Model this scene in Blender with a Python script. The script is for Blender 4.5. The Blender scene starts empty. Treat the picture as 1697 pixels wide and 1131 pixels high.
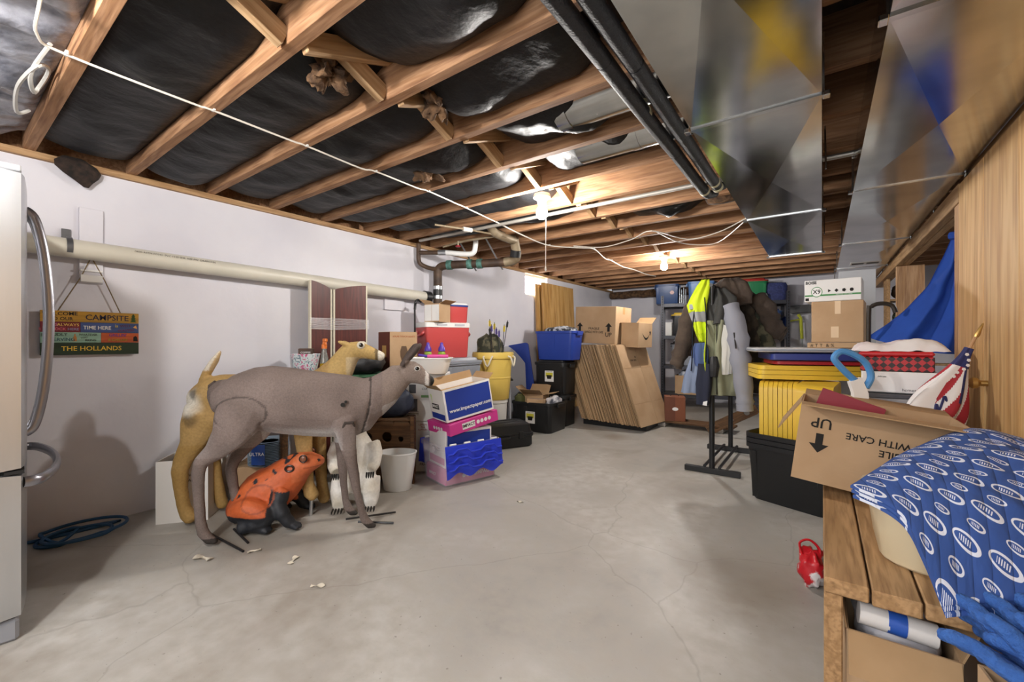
import bpy, bmesh, math, random
from mathutils import Vector, Matrix, Euler, noise
random.seed(7)
scene = bpy.context.scene
COL = scene.collection
R = math.radians

# ------------------------------------------------------------------ camera, world, light, exposure
cam_d = bpy.data.cameras.new('camera'); cam = bpy.data.objects.new('camera', cam_d); COL.objects.link(cam)
cam_d.sensor_width = 36.0; cam_d.lens = 36.0 * 710 / 1697; cam_d.clip_start = 0.02; cam_d.shift_y = 1.5/1697
cam.location = (0, 0, 1.05); cam.rotation_euler = (R(90), 0, R(35.876))
scene.camera = cam
w = bpy.data.worlds.new('world'); scene.world = w; w.use_nodes = True
w.node_tree.nodes['Background'].inputs[0].default_value = (0.9, 0.95, 1.0, 1)
w.node_tree.nodes['Background'].inputs[1].default_value = 0.4
scene.view_settings.view_transform = 'Standard'; scene.view_settings.look = 'None'
scene.view_settings.exposure = 0.58; scene.view_settings.gamma = 1.0; scene.view_settings.use_curve_mapping = False
BULB = 660.0

def area(name, loc, target, size, power, col=(1, 1, 1)):
    d = bpy.data.lights.new(name, 'AREA'); d.energy = power; d.size = size; d.color = col
    o = bpy.data.objects.new(name, d); COL.objects.link(o); o.location = loc
    o.rotation_euler = (Vector(target) - Vector(loc)).to_track_quat('-Z', 'Y').to_euler()
    return o
area('flash_fill', (-0.7, -1.3, 1.75), (-1.6, 3.0, 0.9), 1.6, 56, (0.98, 0.985, 1.0))  # soft fill light added behind the camera, standing in for a flash
area('workshop_fill', (1.9, 4.6, 1.95), (1.9, 4.6, 0), 1.0, 16, (0.98, 0.98, 1.0))  # unseen fill light added to brighten the room beyond the partition

# ------------------------------------------------------------------ materials
def lin(h):
    h = h.lstrip('#'); out = []
    for i in (0, 2, 4):
        c = int(h[i:i+2], 16) / 255
        out.append(c / 12.92 if c <= 0.04045 else ((c + 0.055) / 1.055) ** 2.4)
    return (*out, 1)
MATS = {}
def mat(name, col, rough=0.6, metal=0.0, col2=None, nscale=6.0, stretch=(1, 1, 1), bump=0.0, bscale=None, spec=0.5, trans=0.0, alpha=1.0,
        emis=None, estr=0.0, randv=0.0, detail=4, contrast=(0.35, 0.65), coat=0.0):
    if name in MATS: return MATS[name]
    m = bpy.data.materials.new(name); m.use_nodes = True; nt = m.node_tree; N = nt.nodes; L = nt.links
    b = N['Principled BSDF']; MATS[name] = m
    c1 = lin(col) if isinstance(col, str) else (*col, 1)
    b.inputs['Base Color'].default_value = c1; b.inputs['Roughness'].default_value = rough; b.inputs['Metallic'].default_value = metal
    b.inputs['Specular IOR Level'].default_value = spec; b.inputs['Transmission Weight'].default_value = trans; b.inputs['Alpha'].default_value = alpha
    b.inputs['Coat Weight'].default_value = coat
    if emis: b.inputs['Emission Color'].default_value = lin(emis); b.inputs['Emission Strength'].default_value = estr
    if col2 or bump or randv:
        tc = N.new('ShaderNodeTexCoord'); mp = N.new('ShaderNodeMapping'); mp.inputs['Scale'].default_value = stretch
        L.new(tc.outputs['Object'], mp.inputs[0])
        vec = mp.outputs[0]
        oi = N.new('ShaderNodeObjectInfo')
        if randv:
            ad = N.new('ShaderNodeVectorMath'); ad.operation = 'ADD'; sc = N.new('ShaderNodeVectorMath'); sc.operation = 'SCALE'
            cb = N.new('ShaderNodeCombineXYZ')
            for k in range(3): L.new(oi.outputs['Random'], cb.inputs[k])
            L.new(cb.outputs[0], sc.inputs[0]); sc.inputs['Scale'].default_value = 37.0
            L.new(vec, ad.inputs[0]); L.new(sc.outputs[0], ad.inputs[1]); vec = ad.outputs[0]
        colout = None
        if col2:
            nz = N.new('ShaderNodeTexNoise'); nz.inputs['Scale'].default_value = nscale; nz.inputs['Detail'].default_value = detail
            L.new(vec, nz.inputs['Vector'])
            rp = N.new('ShaderNodeValToRGB'); rp.color_ramp.elements[0].position = contrast[0]; rp.color_ramp.elements[1].position = contrast[1]
            rp.color_ramp.elements[0].color = c1; rp.color_ramp.elements[1].color = lin(col2)
            L.new(nz.outputs['Fac'], rp.inputs[0]); colout = rp.outputs[0]
        if randv:
            hs = N.new('ShaderNodeHueSaturation')
            mr = N.new('ShaderNodeMapRange'); mr.inputs['To Min'].default_value = 1 - randv; mr.inputs['To Max'].default_value = 1 + randv
            L.new(oi.outputs['Random'], mr.inputs[0]); L.new(mr.outputs[0], hs.inputs['Value'])
            if colout: L.new(colout, hs.inputs['Color'])
            else: hs.inputs['Color'].default_value = c1
            colout = hs.outputs[0]
        if colout: L.new(colout, b.inputs['Base Color'])
        if bump:
            bn = N.new('ShaderNodeTexNoise'); bn.inputs['Scale'].default_value = bscale or nscale; bn.inputs['Detail'].default_value = 5
            L.new(vec, bn.inputs['Vector'])
            bp = N.new('ShaderNodeBump'); bp.inputs['Strength'].default_value = bump; bp.inputs['Distance'].default_value = 0.01
            L.new(bn.outputs['Fac'], bp.inputs['Height']); L.new(bp.outputs[0], b.inputs['Normal'])
    return m

def nth(i): i += 1; return '%d%s' % (i, 'th' if 10 < i % 100 < 14 else {1: 'st', 2: 'nd', 3: 'rd'}.get(i % 10, 'th'))
def plain(name, col, rough=0.5, **k): return mat(name, col, rough, **k)

def mat_attr(name, rough=0.75, amount=0.25, nscale=90, bump=0.5):
    m = bpy.data.materials.new(name); m.use_nodes = True; nt = m.node_tree; N = nt.nodes; L = nt.links; b = N['Principled BSDF']
    a = N.new('ShaderNodeAttribute'); a.attribute_name = 'Col'
    nz = N.new('ShaderNodeTexNoise'); nz.inputs['Scale'].default_value = nscale; nz.inputs['Detail'].default_value = 5
    tc = N.new('ShaderNodeTexCoord'); L.new(tc.outputs['Object'], nz.inputs['Vector'])
    mr = N.new('ShaderNodeMapRange'); mr.inputs['From Min'].default_value = 0.3; mr.inputs['From Max'].default_value = 0.7
    mr.inputs['To Min'].default_value = 1 - amount; mr.inputs['To Max'].default_value = 1 + amount
    hs = N.new('ShaderNodeHueSaturation'); L.new(nz.outputs['Fac'], mr.inputs[0]); L.new(mr.outputs[0], hs.inputs['Value']); L.new(a.outputs['Color'], hs.inputs['Color'])
    L.new(hs.outputs[0], b.inputs['Base Color']); b.inputs['Roughness'].default_value = rough
    bp = N.new('ShaderNodeBump'); bp.inputs['Strength'].default_value = bump; bp.inputs['Distance'].default_value = 0.004
    L.new(nz.outputs['Fac'], bp.inputs['Height']); L.new(bp.outputs[0], b.inputs['Normal'])
    return m

def mat_wood(name, c1, c2, c3, axis=0, scale=7.0, rough=0.7, randv=0.12, bump=0.25):
    m = bpy.data.materials.new(name); m.use_nodes = True; nt = m.node_tree; N = nt.nodes; L = nt.links; b = N['Principled BSDF']; MATS[name] = m
    tc = N.new('ShaderNodeTexCoord'); oi = N.new('ShaderNodeObjectInfo'); cb = N.new('ShaderNodeCombineXYZ')
    for k in range(3): L.new(oi.outputs['Random'], cb.inputs[k])
    sc = N.new('ShaderNodeVectorMath'); sc.operation = 'SCALE'; sc.inputs['Scale'].default_value = 23.0; L.new(cb.outputs[0], sc.inputs[0])
    ad = N.new('ShaderNodeVectorMath'); ad.operation = 'ADD'; L.new(tc.outputs['Object'], ad.inputs[0]); L.new(sc.outputs[0], ad.inputs[1])
    mp = N.new('ShaderNodeMapping'); s = [scale] * 3; s[axis] = scale * 0.07; mp.inputs['Scale'].default_value = s; L.new(ad.outputs[0], mp.inputs[0])
    n1 = N.new('ShaderNodeTexNoise'); n1.inputs['Scale'].default_value = 1.6; n1.inputs['Detail'].default_value = 3; n1.inputs['Distortion'].default_value = 0.6; L.new(mp.outputs[0], n1.inputs['Vector'])
    n2 = N.new('ShaderNodeTexNoise'); n2.inputs['Scale'].default_value = 9; n2.inputs['Detail'].default_value = 5; L.new(mp.outputs[0], n2.inputs['Vector'])
    # ring lines from the slow noise
    mu = N.new('ShaderNodeMath'); mu.operation = 'MULTIPLY'; mu.inputs[1].default_value = 34; L.new(n1.outputs['Fac'], mu.inputs[0])
    sn = N.new('ShaderNodeMath'); sn.operation = 'SINE'; L.new(mu.outputs[0], sn.inputs[0])
    r1 = N.new('ShaderNodeMapRange'); r1.inputs['From Min'].default_value = -1; L.new(sn.outputs[0], r1.inputs[0])
    mx = N.new('ShaderNodeMix'); mx.data_type = 'RGBA'; mx.inputs['A'].default_value = lin(c1); mx.inputs['B'].default_value = lin(c2); L.new(r1.outputs[0], mx.inputs['Factor'])
    mx2 = N.new('ShaderNodeMix'); mx2.data_type = 'RGBA'; mx2.inputs['B'].default_value = lin(c3)
    r2 = N.new('ShaderNodeMapRange'); r2.inputs['From Min'].default_value = 0.45; r2.inputs['From Max'].default_value = 0.75; L.new(n2.outputs['Fac'], r2.inputs[0])
    L.new(mx.outputs['Result'], mx2.inputs['A']); L.new(r2.outputs[0], mx2.inputs['Factor'])
    hs = N.new('ShaderNodeHueSaturation'); mr = N.new('ShaderNodeMapRange'); mr.inputs['To Min'].default_value = 1 - randv; mr.inputs['To Max'].default_value = 1 + randv
    L.new(oi.outputs['Random'], mr.inputs[0]); L.new(mr.outputs[0], hs.inputs['Value']); L.new(mx2.outputs['Result'], hs.inputs['Color'])
    L.new(hs.outputs[0], b.inputs['Base Color']); b.inputs['Roughness'].default_value = rough
    bp = N.new('ShaderNodeBump'); bp.inputs['Strength'].default_value = bump; bp.inputs['Distance'].default_value = 0.003
    L.new(n2.outputs['Fac'], bp.inputs['Height']); L.new(bp.outputs[0], b.inputs['Normal'])
    return m

JOIST = mat_wood('joist_wood', '#AA8260', '#946C4A', '#785238', 0, 9, 0.8, 0.2)
STRUT = mat_wood('strut_wood', '#B99A74', '#A98660', '#8E6C48', 1, 9, 0.75, 0.12)
SUBF = mat_wood('subfloor_wood', '#3E2E24', '#32251D', '#241B16', 1, 6, 0.85, 0.1)
PINE = mat_wood('pine_panel', '#D2AC76', '#C2965E', '#A27640', 2, 4, 0.5, 0.09, 0.1)
POST = mat_wood('post_wood', '#B8926C', '#A88058', '#8A6444', 2, 9, 0.65, 0.1)
BEAM = mat_wood('beam_wood', '#B8946A', '#A68056', '#8A6640', 1, 9, 0.65, 0.1)
BENCH = mat_wood('bench_wood', '#B08C62', '#9A7850', '#7E5E3C', 1, 9, 0.7, 0.1)
DARKWOOD = mat_wood('dark_wood', '#6A4A2A', '#553A20', '#3C2815', 0, 8, 0.7, 0.1)
PLY = mat_wood('plywood_face', '#C29C62', '#B2884C', '#926A36', 2, 4, 0.6, 0.1)
REDWOOD = mat_wood('red_stained_wood', '#5A2620', '#4C1E1A', '#3A1613', 2, 8, 0.45, 0.08)
WHITEWALL = mat('white_painted_concrete', '#DDDCE2', 0.75, col2='#D2D1DA', nscale=1.7, bump=0.12, bscale=28)
WHITEP = plain('white_plastic', '#E6E6E4', 0.4)
CARD = mat('cardboard', '#B89A78', 0.85, col2='#AE8F6C', nscale=5, bump=0.08, bscale=60, randv=0.05)
CARD_D = mat('cardboard_inside', '#A88A66', 0.9, col2='#9A7C58', nscale=6, randv=0.05)
CARD_E = mat('cardboard_sheet', '#AC906E', 0.9, col2='#8E7252', nscale=8, stretch=(1, 1, 0.3), randv=0.36)
INK = plain('black_ink', '#15120F', 0.8)
TAPE = plain('packing_tape', '#B08A5E', 0.25, spec=0.6)
BLACKP = plain('black_plastic', '#17181A', 0.42)
BLACKM = plain('black_metal', '#1A1A1C', 0.4, spec=0.5)
GREYM = mat('dark_grey_steel', '#3A3C44', 0.45, metal=0.3)
STEEL = mat('stainless_steel', '#C9CCD0', 0.28, metal=0.85, col2='#C2C6CA', nscale=3, stretch=(6, 6, 0.5))
GALV = mat('galvanised_steel', '#CBCCCA', 0.15, metal=1.0, col2='#B6B8B8', nscale=5, bump=0.05, bscale=3.5)
WIRE = plain('white_cable', '#E4DED2', 0.5)
ROPE = mat('rope_fibre', '#8A7658', 0.9, col2='#6E5B40', nscale=60)
# ------------------------------------------------------------------ mesh helpers
class MB:
    def __init__(s): s.v = []; s.f = []; s.m = []; s.uv = None
    def add(s, v, f, mi=0, M=None):
        n = len(s.v)
        s.v += [tuple(M @ Vector(p)) if M is not None else tuple(p) for p in v]
        for q in f: s.f.append([n + i for i in q]); s.m.append(mi)
        return s
    def box(s, x0, x1, y0, y1, z0, z1, mi=0, M=None, b=0.0):
        if b <= 0:
            v = [(x, y, z) for z in (z0, z1) for y in (y0, y1) for x in (x0, x1)]
            return s.add(v, [(0, 2, 3, 1), (4, 5, 7, 6), (0, 1, 5, 4), (2, 6, 7, 3), (0, 4, 6, 2), (1, 3, 7, 5)], mi, M)
        b = min(b, (x1-x0)*.45, (y1-y0)*.45, (z1-z0)*.45)
        X = ((x0, x0+b), (x1, x1-b)); Y = ((y0, y0+b), (y1, y1-b)); Z = ((z0, z0+b), (z1, z1-b)); v = []; idx = {}
        for i in (0, 1):
            for j in (0, 1):
                for k in (0, 1):
                    for a in (0, 1, 2):
                        idx[i, j, k, a] = len(v)
                        v.append((X[i][0 if a == 0 else 1], Y[j][0 if a == 1 else 1], Z[k][0 if a == 2 else 1]))
        f = []
        for a in range(3):
            for e in (0, 1):
                q = []
                for (p, r) in ((0, 0), (1, 0), (1, 1), (0, 1)):
                    t = [0, 0, 0]; t[a] = e; t[(a+1) % 3] = p; t[(a+2) % 3] = r; q.append(idx[t[0], t[1], t[2], a])
                f.append(q if e else q[::-1])
        for a in range(3):                       # edges along axis a
            b1, b2 = (a+1) % 3, (a+2) % 3
            for p in (0, 1):
                for r in (0, 1):
                    t0 = [0, 0, 0]; t1 = [0, 0, 0]; t0[a] = 0; t1[a] = 1
                    for t in (t0, t1): t[b1] = p; t[b2] = r
                    q = [idx[(*t0, b1)], idx[(*t1, b1)], idx[(*t1, b2)], idx[(*t0, b2)]]
                    f.append(q if (p == r) == True else q[::-1])
        for i in (0, 1):
            for j in (0, 1):
                for k in (0, 1):
                    q = [idx[i, j, k, 0], idx[i, j, k, 1], idx[i, j, k, 2]]
                    f.append(q if (i+j+k) % 2 else q[::-1])
        return s.add(v, f, mi, M)
    def loft(s, rings, cap=True, closed=True, mi=0, M=None):
        n = len(rings[0]); v = [p for r in rings for p in r]; f = []
        for i in range(len(rings)-1):
            for j in range(n if closed else n-1):
                k = (j+1) % n; f.append((i*n+j, i*n+k, (i+1)*n+k, (i+1)*n+j))
        if cap: f.append(tuple(range(n))[::-1]); f.append(tuple((len(rings)-1)*n + j for j in range(n)))
        return s.add(v, f, mi, M)
    def tube(s, pts, r, seg=8, mi=0, cap=True, M=None, flat=1.0):
        P = [Vector(p) for p in pts]; rings = []; up = None
        for i, p in enumerate(P):
            t = (P[min(i+1, len(P)-1)] - P[max(i-1, 0)]).normalized()
            if up is None:
                up = Vector((0, 0, 1)) if abs(t.z) < 0.9 else Vector((1, 0, 0))
            a = t.cross(up)
            if a.length < 1e-4: a = t.cross(Vector((0.3, 1, 0.2)))
            a.normalize(); b = a.cross(t).normalized(); up = b
            rr = r[i] if isinstance(r, (list, tuple)) else r
            rings.append([p + (a*math.cos(2*math.pi*k/seg)*rr + b*math.sin(2*math.pi*k/seg)*rr*flat) for k in range(seg)])
        return s.loft(rings, cap, True, mi, M)
    def lathe(s, prof, seg=20, mi=0, M=None, sx=1, sy=1):
        rings = [[(r*math.cos(2*math.pi*k/seg)*sx, r*math.sin(2*math.pi*k/seg)*sy, z) for k in range(seg)] for r, z in prof]
        return s.loft(rings, True, True, mi, M)
    def prism(s, poly, y0, y1, mi=0, M=None):       # polygon in x,z extruded along y
        n = len(poly); v = [(x, y0, z) for x, z in poly] + [(x, y1, z) for x, z in poly]
        f = [tuple(range(n)), tuple(range(2*n-1, n-1, -1))] + [(i, n+i, n+(i+1) % n, (i+1) % n) for i in range(n)]
        return s.add(v, f, mi, M)
    def grid(s, fn, nu, nv, mi=0, M=None):
        v = [fn(i/nu, j/nv) for j in range(nv+1) for i in range(nu+1)]
        f = [(j*(nu+1)+i, j*(nu+1)+i+1, (j+1)*(nu+1)+i+1, (j+1)*(nu+1)+i) for j in range(nv) for i in range(nu)]
        return s.add(v, f, mi, M)
    def mesh(s, name, mats, angle=35):
        me = bpy.data.meshes.new(name); me.from_pydata(s.v, [], s.f)
        bm = bmesh.new(); bm.from_mesh(me); bmesh.ops.recalc_face_normals(bm, faces=bm.faces); bm.to_mesh(me); bm.free()
        for m in (mats if isinstance(mats, (list, tuple)) else [mats]): me.materials.append(m)
        me.polygons.foreach_set('material_index', s.m)
        if angle:
            me.polygons.foreach_set('use_smooth', [True]*len(s.f)); me.set_sharp_from_angle(angle=R(angle))
        me.update(); return me
    def build(s, name, mats, parent=None, loc=None, rot=None, angle=35):
        return link(name, s.mesh(name, mats, angle), parent, loc, rot)
def link(name, me, parent=None, loc=None, rot=None):
    o = bpy.data.objects.new(name, me); COL.objects.link(o)
    if parent: o.parent = parent
    if loc: o.location = loc
    if rot: o.rotation_euler = rot
    return o
def tag(o, label, cat, group=None, kind=None):
    o['label'] = label; o['category'] = cat
    if group: o['group'] = group
    if kind: o['kind'] = kind
    return o
def thing(name, label, cat, loc=(0, 0, 0), rz=0, group=None, rx=0, ry=0):
    o = bpy.data.objects.new(name, None); COL.objects.link(o); o.empty_display_size = 0.1
    o.location = loc; o.rotation_euler = (R(rx), R(ry), R(rz)); return tag(o, label, cat, group)
def struct(o, label=None):
    o['kind'] = 'structure'
    if label: o['label'] = label
    return o
FACE = {'front': Euler((R(90), 0, 0)), 'left': Euler((R(90), 0, R(-90))), 'right': Euler((R(90), 0, R(90))), 'top': Euler((0, 0, 0)), 'back': Euler((R(90), 0, R(180)))}
def text(parent, s, size, m, face, loc, rot=0, sx=1.0, name='lettering', bold=0.0, shear=0.0, space=1.0):
    cu = bpy.data.curves.new('t', 'FONT'); cu.body = s; cu.size = size; cu.align_x = 'CENTER'; cu.align_y = 'CENTER'; cu.offset = bold*size; cu.resolution_u = 2
    cu.extrude = 0.0004; cu.shear = shear; cu.space_character = space
    t = bpy.data.objects.new('t', cu); COL.objects.link(t)
    me = bpy.data.meshes.new_from_object(t); me.name = name
    bpy.data.objects.remove(t); me.materials.clear(); me.materials.append(m)
    o = link(name, me, parent); o.matrix_local = Matrix.Translation(loc) @ (FACE[face].to_matrix().to_4x4()) @ Matrix.Rotation(R(rot), 4, 'Z') @ Matrix.Diagonal((sx, 1, 1, 1))
    return o
def dup(o, loc=None, rot=None, label=None, parent=None):
    c = o.copy(); COL.objects.link(c); c.parent = parent
    if loc is not None: c.location = loc
    if rot is not None: c.rotation_euler = rot
    if label: c['label'] = label
    for ch in list(o.children): dup(ch, parent=c)
    return c
def rrect(w, d, r, z, n=4, cx=0, cy=0):
    pts = []; r = min(r, w/2-1e-4, d/2-1e-4)
    for (sx, sy, a0) in ((1, 1, 0), (-1, 1, 90), (-1, -1, 180), (1, -1, 270)):
        for k in range(n+1):
            a = R(a0 + 90*k/n); pts.append((cx + sx*(w/2-r) + r*math.cos(a), cy + sy*(d/2-r) + r*math.sin(a), z))
    return pts
def sweep(mb, path, seg=14, M=None):
    """closed limb: path of (s, y, z, r_in_plane, r_lateral) in the s-z plane, rounded ends"""
    P = [Vector((p[0], p[1], p[2])) for p in path]; rings = []
    def ring(c, t, ra, rb):
        n = Vector((-t.z, 0, t.x)); n = n.normalized() if n.length > 1e-5 else Vector((0, 0, 1))
        return [c + n*math.cos(2*math.pi*k/seg)*ra + Vector((0, 1, 0))*math.sin(2*math.pi*k/seg)*rb for k in range(seg)]
    for i, p in enumerate(P):
        t = (P[min(i+1, len(P)-1)] - P[max(i-1, 0)]).normalized()
        if i == 0: rings.append(ring(p - t*path[0][3]*0.45, t, path[0][3]*0.55, path[0][4]*0.55))
        rings.append(ring(p, t, path[i][3], path[i][4]))
        if i == len(P)-1: rings.append(ring(p + t*path[i][3]*0.45, t, path[i][3]*0.55, path[i][4]*0.55))
    mb.loft(rings, True, True, 0, M)
def remesh(mb, voxel, smooth=4, colf=None, m=None, name='body', parent=None, post=None):
    me = mb.mesh('tmp', [m], 0); o = bpy.data.objects.new('tmp', me); COL.objects.link(o)
    md = o.modifiers.new('r', 'REMESH'); md.mode = 'VOXEL'; md.voxel_size = voxel; md.use_smooth_shade = True
    sm = o.modifiers.new('s', 'SMOOTH'); sm.iterations = smooth; sm.factor = 0.5
    dg = bpy.context.evaluated_depsgraph_get(); dg.update()
    me2 = bpy.data.meshes.new_from_object(o.evaluated_get(dg)); bpy.data.objects.remove(o)
    me2.materials.clear(); me2.materials.append(m); me2.name = name
    if post:
        for v in me2.vertices: v.co = post(v.co.copy())
    if colf:
        a = me2.color_attributes.new('Col', 'FLOAT_COLOR', 'POINT'); buf = []
        for v in me2.vertices: buf += list(colf(v.co))
        a.data.foreach_set('color', buf)
    me2.polygons.foreach_set('use_smooth', [True]*len(me2.polygons))
    return link(name, me2, parent)
def mixc(a, b, t):
    t = max(0, min(1, t)); return tuple(a[i]*(1-t) + b[i]*t for i in range(4))
def sst(a, b, x):
    t = max(0, min(1, (x-a)/(b-a))); return t*t*(3-2*t)
def ring_tube(mb, c, rx, ry, r, seg=20, tilt=None, mi=0):
    pts = [(c[0]+rx*math.cos(2*math.pi*k/seg), c[1]+ry*math.sin(2*math.pi*k/seg), c[2]) for k in range(seg+1)]
    mb.tube(pts, r, 6, mi)
def crom(pts, n=6):
    P = [Vector(p) for p in pts]; out = []
    for i in range(len(P)-1):
        p0 = P[max(i-1, 0)]; p1 = P[i]; p2 = P[i+1]; p3 = P[min(i+2, len(P)-1)]
        for k in range(n):
            t = k/n; out.append(0.5*((2*p1) + (p2-p0)*t + (2*p0-5*p1+4*p2-p3)*t*t + (3*p1-p0-3*p2+p3)*t**3))
    out.append(P[-1]); return out

# ------------------------------------------------------------------ generic builders
def carton(name, label, size, loc, rz=0, m=CARD, rx=0, ry=0, flaps=None, tape=True, group=None, cat='box', inside=CARD_D, lip=0.5):
    """box of size w,d,h with its base centre at loc; flaps: angles (front,back,left,right) above horizontal when open"""
    W, D, H = size; t = thing(name, label, cat, loc, rz, group, rx, ry)
    if flaps is None:
        b = MB().box(-W/2, W/2, -D/2, D/2, 0, H, b=0.004); b.build('body', m, t)
        seam = MB().box(-W/2+.004, W/2-.004, -.0012, .0012, H-.001, H+.0006); seam.build('flap_seam', CARD_D, t)
        if tape:
            tp = MB().box(-W/2-.0006, W/2+.0006, -.026, .026, H, H+.001).box(W/2, W/2+.001, -.026, .026, H-.07, H).box(-W/2-.001, -W/2, -.026, .026, H-.07, H)
            tp.build('tape', TAPE, t)
    else:
        k = 0.005
        b = MB().box(-W/2, W/2, -D/2, D/2, 0, k).box(-W/2, W/2, -D/2, -D/2+k, k, H).box(-W/2, W/2, D/2-k, D/2, k, H).box(-W/2, -W/2+k, -D/2+k, D/2-k, k, H).box(W/2-k, W/2, -D/2+k, D/2-k, k, H)
        b.build('body', m, t, angle=0)
        fl = D*lip
        for i, a in enumerate(flaps):
            if a is None: continue
            L = W if i < 2 else D
            f = MB().box(-L/2+.003, L/2-.003, 0, min(fl, L*.6), -.002, .002)
            o = f.build('flap', inside, t, angle=0)
            rot = {0: 180, 1: 0, 2: 90, 3: -90}[i]; pos = {0: (0, -D/2, H), 1: (0, D/2, H), 2: (-W/2, 0, H), 3: (W/2, 0, H)}[i]
            o.matrix_local = Matrix.Translation(pos) @ Matrix.Rotation(R(rot), 4, 'Z') @ Matrix.Rotation(R(a), 4, 'X')
    return t
def up_arrow(parent, size, loc, face='front', rot=0):
    s = size
    b = MB().add([(-.16*s, -.5*s, 0), (.16*s, -.5*s, 0), (.16*s, .05*s, 0), (.42*s, .05*s, 0), (0, .5*s, 0), (-.42*s, .05*s, 0), (-.16*s, .05*s, 0)], [(0, 1, 2, 6), (3, 4, 5), (2, 3, 5, 6)])
    o = b.build('arrow_print', INK, parent, angle=0); o.matrix_local = Matrix.Translation(loc) @ FACE[face].to_matrix().to_4x4() @ Matrix.Rotation(R(rot), 4, 'Z'); return o
def tote_mesh(W, D, H, taper=0.86, r=0.05, rim=0.012, wall=0.004, rimh=0.03):
    rings = [rrect(W*taper, D*taper, r, 0), rrect(W*taper+.004, D*taper+.004, r, .004), rrect(W-2*rim, D-2*rim, r, H-rimh), rrect(W, D, r+rim, H-rimh+.002), rrect(W, D, r+rim, H),
             rrect(W-2*rim-wall, D-2*rim-wall, r, H), rrect(W*taper-wall*2, D*taper-wall*2, r, .008)]
    return MB().loft(rings)
def tote(name, label, size, loc, rz=0, m=BLACKP, lid=None, taper=0.86, r=0.05, group=None, ribs=3, rx=0, ry=0, cat='storage tote', latch=None, lidh=0.035, handles=True):
    W, D, H = size; t = thing(name, label, cat, loc, rz, group, rx, ry)
    tote_mesh(W, D, H, taper, r).build('body', m, t)
    def prof(z): return taper + (1 - 0.024/W - taper) * z / (H - .03)
    for sgn in (-1, 1):
        for k in range(ribs):
            rb = MB()
            x = (k - (ribs-1)/2) * W*0.75/max(1, ribs-1) if ribs > 1 else 0
            rb.add([(x-.018, sgn*D*taper/2*1.0, .02), (x+.018, sgn*D*taper/2, .02), (x+.018, sgn*(D/2-.012+.004), H-.05), (x-.018, sgn*(D/2-.012+.004), H-.05),
                    (x-.024, sgn*(D*taper/2-.006), .01), (x+.024, sgn*(D*taper/2-.006), .01), (x+.024, sgn*(D/2-.018), H-.045), (x-.024, sgn*(D/2-.018), H-.045)],
                   [(0, 1, 2, 3), (0, 4, 5, 1), (1, 5, 6, 2), (2, 6, 7, 3), (3, 7, 4, 0)]).build('rib', m, t)
    if handles:
        for sgn in (-1, 1):
            h = MB().box(sgn*(W/2+.008)-.010, sgn*(W/2+.008)+.010, -D*.2, D*.2, H-.06, H-.012, b=.006); h.build('handle', m, t)
    if lid:
        l = MB().loft([rrect(W+.014, D+.014, r+.02, H-.012), rrect(W+.014, D+.014, r+.02, H+.006), rrect(W-.02, D-.02, r, H+.010), rrect(W-.06, D-.06, r, H+.012), rrect(W-.075, D-.075, r, H+lidh), rrect(W-.10, D-.10, r, H+lidh+.003)])
        l.build('lid', lid, t)
    if latch:
        for sgn in (-1, 1): MB().box(sgn*(W/2+.012)-.008, sgn*(W/2+.012)+.008, -.05, .05, H-.05, H+.02, b=.004).build('latch', latch, t)
    return t
def sheet_lines(x0, x1, y, zs, m, parent, name='print_line', axis='front', h=0.004):
    b = MB()
    for z in zs: b.box(x0, x1, y-.0006, y, z, z+h)
    return b.build(name, m, parent, angle=0)
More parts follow.
